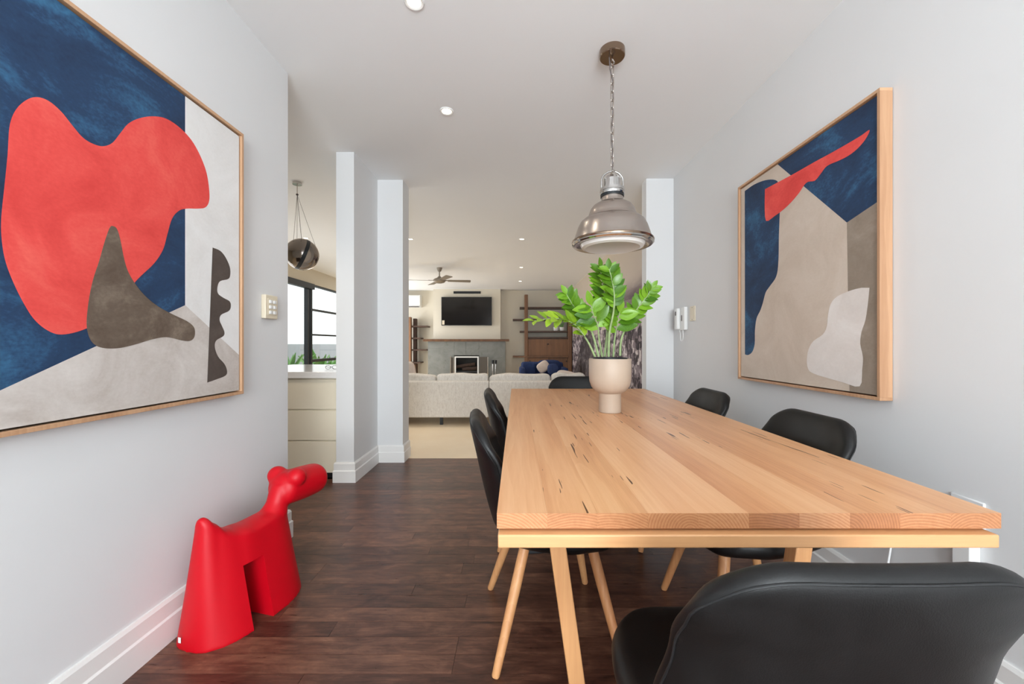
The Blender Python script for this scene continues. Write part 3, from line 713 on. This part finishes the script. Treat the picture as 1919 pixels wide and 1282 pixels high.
# right, smaller print
pb = thing('framed_print', 'abstract print with a slanting red blade and navy shapes in an oak frame', 'artwork', (XR, 2.08, 0.897), 0, 'framed abstract prints')
Y0, Y1, Z0, Z1 = 1.572, 2.582, 0.897, 2.129
Xc, ya, yb, za, zb, cx = frame(pb, 1.427, XR-0.002, Y0, Y1, Z0, Z1, 0.013, M['oak'], -1)
obj('canvas', MB().box(cx[0], cx[1], ya, yb, za, zb), M['p_beige'], pb, world=True)
def tr(zx, zy): y, z = trace_r(1360+zx/2.003, 140+zy/2.003, Xc); return (min(max(y, ya), yb), min(max(z, za), zb))
kn = tr(455,555)
q1 = tr(195,330); qx = (q1[0], zb)
paint('navy_field', [qx,(ya,zb),(ya,tr(575,475)[1]),kn], Xc-0.0004, M['p_navy'], pb, False, -1)
paint('taupe_field', [kn,(ya,tr(575,475)[1]),(ya,za),(tr(465,1180)[0],za)], Xc-0.0004, M['p_taupe'], pb, False, -1)
nv = [(72,437),(108,412),(150,396),(185,395),(200,412),(204,460),(203,520),(200,600),(198,700),(190,757),(165,795),(150,818),(140,855),(130,885),(116,915),(110,960),(109,1010),(100,1040),(85,1052),(73,1050)]
nvp = catmull([Vector((a,b,0)) for a,b in nv], 4)
paint('navy_shape', [tr(p.x,p.y) for p in nvp], Xc-0.0008, M['p_navy'], pb, False, -1)
rd = catmull([Vector((a,b,0)) for a,b in [(148,430),(200,402),(260,370),(330,330),(400,292),(460,258),(510,228),(541,207),(530,235),(510,262),(485,287),(455,308),(420,325),(395,335),(375,348),(355,375),(335,398),(310,402),(295,415),(275,445),(245,480),(215,508),(185,530),(152,549),(147,490)]], 3)
paint('red_shape', [tr(p.x,p.y) for p in rd], Xc-0.0012, M['p_red'], pb, False, -1)
wh = [(540,800),(535,850),(525,920),(510,965),(505,1010),(515,1060),(512,1110),(503,1170),(440,1155),(380,1138),(330,1122),(310,1105),(305,1070),(312,1030),(330,1000),(365,975),(380,945),(385,900),(395,860),(420,832),(470,810),(510,800)]
whp = catmull([Vector((a,b,0)) for a,b in wh], 3)
paint('pale_shape', [tr(p.x,p.y) for p in whp], Xc-0.0008, M['p_pale'], pb, False, -1)

# ------------------------------------------------------------------ red toy dog
def make_dog():
    LB, BK = 0.475, 40; mb = MB(); vs = []; fs = []; NZ = 12
    def top_h(l): return interp([0.02,0.045,0.065,0.09,0.125,0.17,0.24,0.32,0.40,0.47], [0.435,0.468,0.470,0.440,0.402,0.386,0.378,0.382,0.40,0.405], l)
    def top_w(l): return interp([0.04,0.08,0.13,0.20,0.32,0.43], [0.044,0.048,0.062,0.072,0.064,0.05], l)
    se = lambda q, e: max(0.0, 1-abs(q)**e)**(1/e)
    ring = []
    for k in range(BK+1):
        q = -math.cos(PI*k/BK)                      # -1 rear .. 1 front
        lb = LB/2+LB/2*q; lt = 0.235+0.192*q
        wb = 0.146*se(q, 2.5)+0.002; wt = top_w(lt)*se(q, 3.5)+0.002
        h = top_h(lt); sec = []
        for i in range(NZ+1):
            f = i/NZ; z = h*0.90*f
            sec.append((lb+(lt-lb)*f, wb+(wt-wb)*(f**0.95), z))
        for i in range(1, 6):
            a = PI/2*i/5; sec.append((lt, wt*math.cos(a), h*0.90+h*0.10*math.sin(a)))
        ring.append([(w_, l, z) for l, w_, z in sec]+[(-w_, l, z) for l, w_, z in sec[-2::-1]])
    n = len(ring[0])
    for r in ring: vs += r
    for k in range(BK):
        for i in range(n):
            i2 = (i+1) % n; fs.append((k*n+i, k*n+i2, (k+1)*n+i2, (k+1)*n+i))
    fs.append(tuple(range(n))); fs.append(tuple(BK*n+i for i in range(n)))
    mb.add(vs, fs)
    mb.tube(catmull([(0,0.350,0.31),(0,0.378,0.355),(0,0.398,0.395),(0,0.415,0.43),(0,0.43,0.46)], 6), [interp([0,6,12,18,24],[0.060,0.056,0.046,0.050,0.05],i) for i in range(25)], 20)   # neck
    A_, B_ = Vector((0,0.385,0.452)), Vector((0,0.676,0.432)); rr = []; P = []
    for i in range(25):
        f = i/24; P.append(A_.lerp(B_, f))
        base = 0.073+0.006*math.sin(PI*min(1, f*1.1)); e = min(1, f/0.16); g = min(1, (1-f)/0.20)
        rr.append(max(0.004, base*math.sqrt(max(0, 1-(1-e)**2))*math.sqrt(max(0, 1-(1-g)**2))))
    mb.tube(P, rr, 28)                                                                     # head and muzzle
    for sx in (-1, 1): mb.sell((sx*0.055,0.452,0.500), 0.043, 0.043, 0.043, 1, 1)          # ears
    tmp = obj('tmp', mb, M['red'])
    m = tmp.modifiers.new('r','REMESH'); m.mode = 'VOXEL'; m.voxel_size = 0.0055; m.use_smooth_shade = True
    m = tmp.modifiers.new('s','SMOOTH'); m.factor = 0.5; m.iterations = 14
    cut = obj('cut', MB().box(-0.4, 0.4, 0.152, 0.240, -0.1, 0.250), M['red'])
    m = tmp.modifiers.new('b','BOOLEAN'); m.operation = 'DIFFERENCE'; m.object = cut; m.solver = 'EXACT'
    fl_ = obj('cut2', MB().box(-0.5,0.5,-0.3,0.9,-0.2,0.003), M['red'])
    m = tmp.modifiers.new('b2','BOOLEAN'); m.operation = 'DIFFERENCE'; m.object = fl_; m.solver = 'EXACT'
    dg = bpy.context.evaluated_depsgraph_get(); me = bpy.data.meshes.new_from_object(tmp.evaluated_get(dg))
    for o in (tmp, cut, fl_): bpy.data.objects.remove(o)
    for v_ in me.vertices: v_.co.z -= 0.003
    me.name = 'toy_dog'; me.shade_smooth(); me.set_sharp_from_angle(angle=math.radians(38))
    return me
dgm = make_dog()
dog = thing('toy_dog', 'red moulded plastic toy dog stool standing beside the left wall', 'toy', (-1.200, 1.452, 0.0), -0.26)
o = bpy.data.objects.new('body', dgm); COL.objects.link(o); o.parent = dog
obj('sticker', MB().box(-0.006, 0.006, -0.001, 0.0, 0.03, 0.05).xf(Matrix.Translation((-0.03,0.0,0))), M['white_plastic'], dog)

# ------------------------------------------------------------------ wall fittings
sw = thing('light_switch', 'cream four gang light switch on the left wall', 'switch', (XL, 2.12, 1.316))
obj('plate', MB().box(0, 0.024, -0.052, 0.052, -0.062, 0.062), M['cream_plastic'], sw, bevel=0.003)
obj('grid', MB().box(0.024, 0.026, -0.036, 0.036, -0.044, 0.044), M['cream_plastic'], sw, bevel=0.001)
for yy in (-0.017, 0.017):
    for z in (0.026, -0.002, -0.030): obj('rocker', MB().box(0.026, 0.033, yy-0.011, yy+0.011, z-0.008, z+0.009), M['white_plastic'], sw, bevel=0.002)
ic = thing('intercom', 'white wall intercom handset beside the right pier', 'intercom', (XR, 3.535, 1.344))
obj('base', MB().box(-0.030, 0, -0.075, 0.075, -0.10, 0.10), M['white_plastic'], ic, bevel=0.004)
hs = obj('handset', MB().box(-0.062, -0.030, 0.005, 0.062, -0.094, 0.094), M['white_plastic'], ic, bevel=0.010, seg=3)
obj('earpiece', MB().box(-0.064, -0.058, 0.020, 0.046, 0.03, 0.066), M['grey_plastic'], hs, bevel=0.002)
obj('slot', MB().box(-0.032, -0.029, -0.030, -0.012, -0.02, 0.03), M['grey_plastic'], ic)
obj('cord', MB().tube(catmull([(-0.02,-0.02,-0.10),(-0.018,-0.025,-0.15),(-0.018,-0.005,-0.195),(-0.018,0.03,-0.185),(-0.02,0.035,-0.13),(-0.03,0.03,-0.092)], 5), 0.003, 6), M['white_plastic'], ic, smooth=60)
wp = thing('wall_plate', 'small cream wall plate right of the intercom', 'switch', (XR, 3.355, 1.377))
obj('plate', MB().box(-0.008, 0, -0.048, 0.048, -0.062, 0.062), M['cream_plastic'], wp, bevel=0.002)
obj('inset', MB().box(-0.010, -0.008, -0.026, 0.026, -0.040, 0.040), M['cream_plastic'], wp, bevel=0.001)
for z in (-0.05, 0.05): obj('screw', MB().lathe([(0,-0.001),(0.004,-0.001),(0.004,0.0015),(0,0.0015)], 10).xf(Matrix.Translation((-0.009,0.0,z)) @ Matrix.Rotation(PI/2,4,'Y')), M['grey_plastic'], wp)
wb = thing('wall_box', 'slim white box on the right wall past the table corner', 'wall box', (XR, 1.305, 0.30))
obj('housing', MB().box(-0.035, 0, -0.030, 0.025, 0.0, 0.20), M['white_plastic'], wb, bevel=0.004)
obj('cover', MB().box(-0.008, 0, -0.045, 0.055, 0.20, 0.318), M['wall'], wb, bevel=0.004)
cd = obj('power_cord', MB().tube(catmull([(-0.01,0.26,0.20),(-0.012,0.262,0.05),(-0.03,0.262,-0.10),(-0.05,0.20,-0.22),(-0.045,0.05,-0.27),(-0.02,0.0,-0.10),(-0.015,0.0,0.01)], 6), 0.004, 8), M['white_plastic'], wb, smooth=60)
obj('outlet', MB().box(-0.012, 0, 0.225, 0.295, 0.17, 0.285), M['white_plastic'], wb, bevel=0.003)

# ------------------------------------------------------------------ kitchen island and globe pendant
isl = thing('kitchen_island', 'cream drawer unit of the kitchen island', 'cabinet', (-1.95, 3.9, 0))
I = dict(parent=isl, world=True)
obj('carcass', MB().box(-2.45, -1.469, 3.31, 4.45, 0.065, 0.84), M['greige'], **I)
obj('kickboard', MB().box(-2.45, -1.475, 3.36, 4.40, 0.0, 0.065), M['black'], **I)
for v0, v1 in ((711.5,767),(769.5,825),(827.5,886)): obj('drawer', MB().box(-2.10, -1.4715, 3.29, 3.31, pz(v1,3.29), pz(v0,3.29)), M['greige'], bevel=0.002, **I)
tag(obj('benchtop', MB().box(-2.5, -1.467, 3.272, 4.48, 0.840, 0.893), M['stonetop'], world=True, bevel=0.003, loc=(-1.95,3.9,0.84)), 'white polished stone benchtop on the kitchen island', 'worktop')
gl = thing('eyeglasses', 'thin dark wire item lying on the white kitchen benchtop', 'glasses', (px(621,3.60), 3.60, 0.893))
for sx in (-1, 1): obj('rim', MB().tube([(sx*0.030+0.023*math.cos(a), 0.0, 0.019+0.016*math.sin(a)) for a in [2*PI*i/16 for i in range(16)]], 0.0018, 6, closed=True), M['black'], gl, smooth=60)
for sx in (-1, 1): obj('temple', MB().tube([(sx*0.052,0,0.024),(sx*0.046,0.07,0.012),(sx*0.03,0.12,0.003)], 0.0016, 6), M['black'], gl, smooth=60)
obj('bridge', MB().tube([(-0.008,0,0.024),(0,0,0.028),(0.008,0,0.024)], 0.0016, 6), M['black'], gl, smooth=60)
GX, GY, GZ, GR = px(566,3.86), 3.86, pz(477,3.86), 0.150
gp = thing('globe_pendant', 'smoked glass globe pendant hanging on wires in the kitchen', 'lamp', (px(557,3.86), GY, CEIL))
gx = GX-px(557,3.86); gz = GZ-CEIL
obj('canopy', MB().lathe([(0,0),(0.042,0),(0.042,-0.022),(0,-0.022)], 24), M['chrome'], gp, smooth=40)
obj('rod', MB().tube([(0,0,-0.02),(0,0,-0.115)], 0.004, 8), M['nickel'], gp, smooth=60)
obj('knot', MB().sell((0,0,-0.118), 0.012, 0.012, 0.010, 1, 1, 12, 8), M['grey_plastic'], gp, smooth=80)
for k in range(3):
    a = 0.35+2*PI*k/3; e = (gx+0.115*math.cos(a), 0.115*math.sin(a), gz+0.095)
    obj('wire', MB().tube([(0,0,-0.118), e], 0.0016, 5), M['grey_plastic'], gp)
obj('flex', MB().tube([(0,0,-0.118),(gx*0.9,0,gz+GR)], 0.0022, 5), M['grey_plastic'], gp)
obj('globe', MB().sell((gx,0,gz), GR, GR, GR, 1, 1, 40, 24), M['smoke'], gp, smooth=180)
tl_ = Matrix.Translation((gx,0,gz)) @ Matrix.Rotation(math.radians(24),4,'Y') @ Matrix.Rotation(math.radians(38),4,'Z')
obj('band', MB().lathe([(GR*0.965,-0.016),(GR*1.004,-0.016),(GR*1.004,0.016),(GR*0.965,0.016)], 48, cap=False).xf(tl_ @ Matrix.Rotation(PI/2,4,'Y')), M['black'], gp, smooth=40)
obj('inner_reflector', MB().sell((0,0,0), GR*0.90, GR*0.90, GR*0.90, 1, 1, 32, 20, fn=lambda p: Vector((min(p.x,-0.012),p.y,p.z))).xf(tl_), M['steel'], gp, smooth=40)

# ------------------------------------------------------------------ living room
SY = 5.50
so = thing('sofa', 'oatmeal woven fabric sofa seen from behind', 'sofa', (-0.5, 6.0, 0))
S_ = dict(parent=so, world=True)
zt, zbm = pz(715,SY), pz(783,SY)
obj('back_panel', MB().box(-2.02, px(915.5,SY), SY, SY+0.17, zbm, zt), M['fabric'], bevel=0.02, seg=3, **S_)
obj('back_panel', MB().box(px(916.5,SY), 0.97, SY, SY+0.17, zbm, zt), M['fabric'], bevel=0.02, seg=3, **S_)
obj('seat_base', MB().box(-2.0, 0.95, SY+0.17, SY+0.98, zbm, 0.30), M['fabric'], bevel=0.02, **S_)
obj('armrest', MB().box(-3.4, -2.02, SY, SY+0.98, zbm, zt-0.02), M['fabric'], bevel=0.03, seg=3, **S_)
obj('armrest', MB().box(0.97, 1.10, SY, SY+0.98, zbm, zt-0.02), M['fabric'], bevel=0.03, seg=3, **S_)
for k in range(3): obj('seat_cushion', MB().sell((-1.52+k*0.985, SY+0.62, 0.375), 0.49, 0.36, 0.085, 0.25, 0.2), M['fabric'], smooth=80, **S_)
def cush(x0, x1, ztop, bulge, seed):
    rn = random.Random(seed); cx = (x0+x1)/2; a = (x1-x0)/2; c = (ztop-0.40)/2
    def fn(p):
        f = p.x/a; s_ = 1 if p.z > 0 else 0
        return Vector((p.x, p.y*(1.0-0.25*abs(f)**3), p.z+s_*(bulge*(f*f-0.5)+0.010*math.sin(5*f+seed))))
    return MB().sell((cx, SY+0.27, 0.40+c), a, 0.115, c, 0.32, 0.28, 48, 18, fn)
ya_ = SY+0.2
for x0, x1, v, bl, sd in ((-2.0, px(817,ya_)-0.004, 701, 0.006, 1), (px(817,ya_)+0.004, px(915,ya_)-0.004, 699.5, 0.018, 2), (px(916,ya_), px(1032,ya_), 701, 0.004, 3), (px(1033,ya_), 0.985, 700, 0.004, 4)):
    obj('back_cushion', cush(x0, x1, pz(v,ya_), bl, sd), M['fabric'], smooth=80, **S_)
for x in (-1.9, px(828,SY+0.1), 0.0, 0.85):
    for yy in (SY+0.08, SY+0.88): obj('leg', MB().box(x-0.02, x+0.02, yy-0.02, yy+0.02, 0.0, zbm), M['black'], **S_)
tag(obj('throw_cushion', MB().sell((0,0,0), 0.16, 0.055, 0.115, 0.6, 0.5).xf(Matrix.Rotation(0.2,4,'Y')), M['offwhite_cloth'], smooth=80, loc=(px(1060,6.1), 6.02, 0.605)), 'pale cushion poking above the right end of the oatmeal sofa', 'cushion')
tag(obj('throw_cushion', MB().sell((0,0,0), 0.09, 0.055, 0.185, 0.6, 0.5).xf(Matrix.Rotation(-0.15,4,'Y')), M['offwhite_cloth'], smooth=80, loc=(px(768,6.0), 6.0, 0.675)), 'pale pink cushion beside the white pier above the sofa', 'cushion')

# fireplace
YS = 11.18; ss = YS/F
sf = thing('fireplace', 'grey stone fireplace surround with a dark firebox', 'fireplace', (px(874,YS), YS, 0))
fx0, fx1, fx2, fx3 = px(802,YS), px(851,YS), px(898,YS), px(947,YS); ztop = pz(640,YS); zo = pz(666,YS); xm = px(873,YS)
J = dict(parent=sf, world=True)
for a, b, c, d in ((fx0,fx1,0,ztop),(fx2,fx3,0,ztop)): obj('slab', MB().box(a, b, YS, YC-0.003, c, d), M['slate'], **J)
obj('slab', MB().box(fx1+0.003, xm-0.003, YS, YC-0.003, zo, ztop), M['slate'], **J); obj('slab', MB().box(xm+0.003, fx2-0.003, YS, YC-0.003, zo, ztop), M['slate'], **J)
obj('firebox', MB().box(fx1, fx2, YC-0.012, YC-0.003, 0, zo).box(fx1, fx1+0.02, YS+0.02, YC-0.003, 0, zo).box(fx2-0.02, fx2, YS+0.02, YC-0.003, 0, zo), M['dark'], **J)
obj('log', MB().tube([(xm-0.3,YS+0.08,0.48),(xm+0.25,YS+0.10,0.56)], 0.05, 10), M['log'], smooth=60, **J)
obj('log', MB().tube([(xm-0.1,YS+0.10,0.42),(xm+0.30,YS+0.06,0.44)], 0.055, 10), M['log'], smooth=60, **J)
obj('grate', MB().box(fx1+0.04, fx2-0.04, YS+0.03, YS+0.14, 0.33, 0.37).box(fx1+0.08, fx1+0.11, YS+0.05, YS+0.1, 0, 0.33).box(fx2-0.11, fx2-0.08, YS+0.05, YS+0.1, 0, 0.33), M['black'], **J)
tag(obj('mantel_shelf', MB().box(px(793,YS-.06), px(954,YS-.06), YS-0.10, YC-0.003, ztop+0.001, ztop+0.065), M['walnut'], world=True, bevel=0.004, loc=(xm,YS,ztop)), 'long brown timber mantel shelf above the stone surround', 'shelf')
fs_ = thing('fire_screen', 'three panel fire screen with a bright metal frame', 'fire screen', (xm, YS-0.22, 0))
U = dict(parent=fs_, world=True); yy = YS-0.22
def fr_(x0, x1, y0, z0, z1, t_): return MB().box(x0,x1,y0,y0+0.02,z1-t_,z1).box(x0,x1,y0,y0+0.02,z0,z0+t_).box(x0,x0+t_,y0,y0+0.02,z0+t_,z1-t_).box(x1-t_,x1,y0,y0+0.02,z0+t_,z1-t_)
obj('centre_frame', fr_(px(852,yy), px(897,yy), yy, 0.02, pz(668,yy), 0.034), M['bright_metal'], **U)
obj('side_panel', MB().box(px(845,yy), px(851,yy), yy+0.02, yy+0.035, 0.02, pz(670,yy)), M['smoke_mesh'], **U)
obj('side_panel', MB().box(px(899,yy), px(914,yy), yy+0.02, yy+0.035, 0.02, pz(669,yy)), M['smoke_mesh'], **U)
obj('side_frame', MB().box(px(843.5,yy), px(845,yy), yy, yy+0.03, 0.0, pz(668,yy)).box(px(850,yy), px(851.5,yy), yy, yy+0.03, 0, pz(668,yy)), M['chrome'], **U)
obj('side_frame', MB().box(px(913.5,yy), px(915,yy), yy, yy+0.03, 0.0, pz(669,yy)), M['chrome'], **U)
ft = thing('fireplace_tools', 'black handled fire tools on a stand beside the fire screen', 'fire tools', (px(926,yy), yy, 0))
for u in (923.5, 929): 
    obj('handle', MB().tube([(px(u,yy),yy,pz(682,yy)),(px(u,yy),yy,pz(675,yy))], [0.03,0.036], 10), M['black'], ft, smooth=60, world=True)
    obj('shaft', MB().tube([(px(u,yy),yy,0.05),(px(u,yy),yy,pz(682,yy))], 0.012, 8), M['chrome'], ft, smooth=60, world=True)
obj('stand', MB().lathe([(0,0),(0.11,0),(0.11,0.02),(0.02,0.03),(0.012,0.06),(0,0.06)], 20), M['black'], ft, smooth=40)

# television, vent, air conditioner
tv = thing('television', 'large black flat television mounted on the chimney breast', 'television', (px(874,YC), YC, pz(583,YC)))
V = dict(parent=tv, world=True); yt = YC-0.09
obj('housing', MB().box(px(827,yt), px(921.5,yt), yt, YC-0.03, pz(610,yt), pz(556.5,yt)), M['black'], bevel=0.006, **V)
obj('screen', MB().box(px(828,yt), px(920.5,yt), yt-0.004, yt, pz(609,yt), pz(557.5,yt)), M['screen'], **V)
obj('bracket', MB().box(px(865,yt), px(885,yt), YC-0.03, YC-0.002, pz(595,yt), pz(572,yt)), M['black'], **V)
obj('sticker', MB().box(px(828.6,yt), px(833,yt), yt-0.006, yt-0.004, pz(608.5,yt), pz(600.5,yt)), M['cream_plastic'], **V)
vt = thing('wall_vent', 'thin black slot vent above the television', 'vent', (px(875.5,YC), YC, pz(548,YC)))
obj('vent_frame', MB().box(px(850,YC), px(901,YC), YC-0.012, YC, pz(550.5,YC), pz(546,YC)), M['black'], vt, world=True, bevel=0.003)
obj('slat', MB().box(px(851,YC), px(900,YC), YC-0.016, YC-0.012, pz(548.6,YC), pz(547.8,YC)), M['dark'], vt, world=True)
ac = thing('air_conditioner', 'white wall air conditioner beside the chimney breast', 'air conditioner', (px(760,YB), YB, pz(575,YB)))
za_, zb_ = pz(575.5,YB-.2), pz(553,YB-.2); xr_ = px(787.5,YB-.2)
pf = [(YB,za_),(YB-0.16,za_),(YB-0.22,za_+0.06),(YB-0.22,zb_-0.02),(YB-0.20,zb_),(YB,zb_)]
m_ = MB(); n = len(pf); vs = [(xr_-0.92,a,b) for a,b in pf]+[(xr_,a,b) for a,b in pf]
m_.add(vs, [tuple(range(n)), tuple(range(n,2*n))[::-1]]+[(i,(i+1) % n,(i+1) % n+n,i+n) for i in range(n)])
obj('casing', m_, M['white_plastic'], ac, world=True, bevel=0.008)
obj('louvre', MB().box(xr_-0.88, xr_-0.04, YB-0.215, YB-0.17, za_-0.004, za_+0.012), M['grey_plastic'], ac, world=True)

# ladder bookshelves either side
YL = 11.22
bs = thing('bookshelf', 'brown timber ladder bookshelf right of the fireplace', 'shelf', (px(1027,YL), YL+0.2, 0))
B = dict(parent=bs, world=True)
obj('post', MB().box(px(983,YL), px(989.5,YL), YL, YL+0.30, 0, pz(552,YL)), M['walnut'], bevel=0.01, **B)
obj('post', MB().box(px(1065,YL), px(1072,YL), YL, YL+0.30, 0, pz(552,YL)), M['walnut'], bevel=0.01, **B)
for u0, v in ((974,576.5),(961,599),(974,621.5)): obj('shelf_board', MB().box(px(u0,YL), px(1071,YL), YL+0.04, YB, pz(v,YL)-0.022, pz(v,YL)+0.022), M['shelf_dark'], **B)
obj('cabinet_top', MB().box(px(989,YL), px(1066,YL), YL+0.01, YB, pz(634.5,YL), pz(631.5,YL)), M['shelf_dark'], **B)
obj('drop_door', MB().box(px(989.7,YL), px(1064.8,YL), YL+0.03, YL+0.06, pz(667,YL), pz(635.5,YL)), M['walnut'], **B)
obj('cabinet_body', MB().box(px(989.7,YL), px(1064.8,YL), YL+0.06, YB, 0.05, pz(635,YL)), M['shelf_dark'], **B)
obj('ledge', MB().box(px(961,YL), px(1066,YL), YL-0.01, YB, pz(670,YL), pz(667.2,YL)), M['walnut'], **B)
xm_ = px(1028,YL)
for a, b in ((px(989.7,YL), xm_-0.005), (xm_+0.005, px(1064.8,YL))): obj('lower_door', MB().box(a, b, YL+0.03, YL+0.06, 0.06, pz(670.8,YL)), M['walnut'], **B)
for u, v in ((1027,645),(993,677),(1061.5,677)): obj('knob', MB().sell((px(u,YL), YL+0.02, pz(v,YL)), 0.02, 0.02, 0.02, 1, 1, 12, 8), M['black'], smooth=80, **B)
bl = thing('bookshelf', 'brown timber ladder bookshelf under the air conditioner', 'shelf', (px(768,YL), YL+0.2, 0))
B = dict(parent=bl, world=True)
obj('post', MB().box(px(764,YL), px(770,YL), YL, YL+0.12, 0, pz(594,YL)), M['walnut'], bevel=0.01, **B)
obj('post', MB().box(px(770.5,YL), px(776.5,YL), YL+0.20, YL+0.36, 0, pz(596,YL)), M['shelf_dark'], bevel=0.01, **B)
for u1, v in ((800,611.5),(787,634),(799,656),(787,680)): obj('shelf_board', MB().box(px(700,YL), px(u1,YL), YL+0.06, YB, pz(v,YL)-0.02, pz(v,YL)+0.02), M['shelf_dark'], **B)
obj('cabinet', MB().box(px(700,YL), px(776,YL), YL+0.1, YB, 0.05, pz(683,YL)), M['walnut'], **B)
def shelf_pot(u, label, seed):
    z = pz(621.5,YL)+0.024; t = thing('shelf_planter', label, 'plant', (px(u,YL+.15), YL+0.15, z), 0, 'small plants in white pots on the bookshelf')
    obj('pot', MB().lathe([(0,0),(0.055,0),(0.075,0.03),(0.075,0.10),(0.07,0.105),(0.062,0.10),(0.06,0.085),(0,0.085)], 20), M['white_plastic'], t, smooth=40)
    rn = random.Random(seed)
    for k in range(7):
        a = rn.random()*6.28; h = 0.10+0.09*rn.random(); r = 0.03+0.08*rn.random()
        obj('leaf', MB().tube([(0.02*math.cos(a),0.02*math.sin(a),0.08),(0.5*r*math.cos(a),0.5*r*math.sin(a),0.08+h*0.6),(r*math.cos(a),r*math.sin(a),0.08+h)], [0.010,0.013,0.002], 5), M['agave'], t, smooth=60)
shelf_pot(1041.5, 'small white pot left of its twin on the bookshelf', 1); shelf_pot(1053, 'small white pot right of its twin on the bookshelf', 2)

# navy armchair with cushions in front of the cabinet
YA = 9.6; na = thing('armchair', 'navy velvet armchair facing the room beside the fireplace', 'armchair', (px(1014,YA), YA, 0))
A = dict(parent=na, world=True)
x0, x1 = px(973,YA), px(1062,YA)
obj('seat_base', MB().box(x0+0.05, x1-0.05, YA-0.35, YA+0.4, 0.12, 0.40), M['navy_cloth'], bevel=0.04, seg=3, **A)
obj('backrest', MB().box(x0+0.05, x1-0.05, YA+0.25, YA+0.45, 0.12, 0.68), M['navy_cloth'], bevel=0.06, seg=3, **A)
obj('armrest', MB().box(x0, x0+0.14, YA-0.35, YA+0.45, 0.12, pz(688,YA)), M['navy_cloth'], bevel=0.05, seg=3, **A)
obj('armrest', MB().box(x1-0.14, x1, YA-0.35, YA+0.45, 0.12, pz(688,YA)), M['navy_cloth'], bevel=0.05, seg=3, **A)
obj('back_cushion', MB().sell((px(991,YA), YA+0.10, 0.50), 0.17, 0.10, pz(678,YA)-0.50, 0.45, 0.4), M['navy_cloth'], smooth=80, **A)
obj('back_cushion', MB().sell((px(1030,YA), YA+0.16, 0.50), 0.29, 0.10, pz(675,YA)-0.50, 0.45, 0.4), M['navy_cloth'], smooth=80, **A)
for sx in (x0+0.1, x1-0.1):
    for sy in (YA-0.28, YA+0.38): obj('leg', MB().tube([(sx,sy,0),(sx,sy,0.13)], [0.015,0.022], 8), M['black'], **A)
tag(obj('throw_cushion', MB().sell((0,0,0), 0.15, 0.06, 0.125, 0.6, 0.5).xf(Matrix.Rotation(-0.62,4,'Y')), M['offwhite_cloth'], smooth=80, loc=(px(1018,YA-.1), YA-0.12, 0.585)), 'white throw cushion leaning on the navy armchair', 'cushion')
tag(obj('throw_cushion', MB().sell((0,0,0), 0.13, 0.08, 0.13, 0.7, 0.6), M['navy_cloth'], smooth=80, loc=(px(1036,YA-.25), YA-0.29, 0.537)), 'navy bolster cushion in front of the white throw cushion', 'cushion')

# ceiling fan
FY = 8.18; fn_ = thing('ceiling_fan', 'grey bladed ceiling fan in the living room', 'fan', (px(823.5,FY), FY, CEIL))
obj('canopy', MB().lathe([(0,0),(0.058,0),(0.05,-0.03),(0.03,-0.075),(0,-0.078)], 24), M['steel'], fn_, smooth=40)
obj('rod', MB().tube([(0,0,-0.06),(0,0,-0.19)], 0.012, 10), M['steel'], fn_, smooth=60)
obj('motor', MB().lathe([(0,-0.165),(0.022,-0.175),(0.05,-0.205),(0.10,-0.225),(0.125,-0.250),(0.125,-0.275),(0.10,-0.300),(0.05,-0.315),(0,-0.318)], 32), M['steel'], fn_, smooth=40)
for ang in (8, 118, 188, -62):
    a = math.radians(ang); R = Matrix.Rotation(a,4,'Z') @ Matrix.Rotation(math.radians(-9),4,'X')
    b = obj('blade', MB().prism([(0.17,-0.055),(0.62,-0.070),(0.635,-0.05),(0.635,0.05),(0.62,0.070),(0.17,0.055)], -0.004, 0.004).xf(Matrix.Translation((0,0,-0.262)) @ R), M['steel'], fn_)
    obj('blade_arm', MB().box(0.09, 0.22, -0.02, 0.02, -0.006, 0.006).xf(Matrix.Translation((0,0,-0.258)) @ R), M['steel'], b)
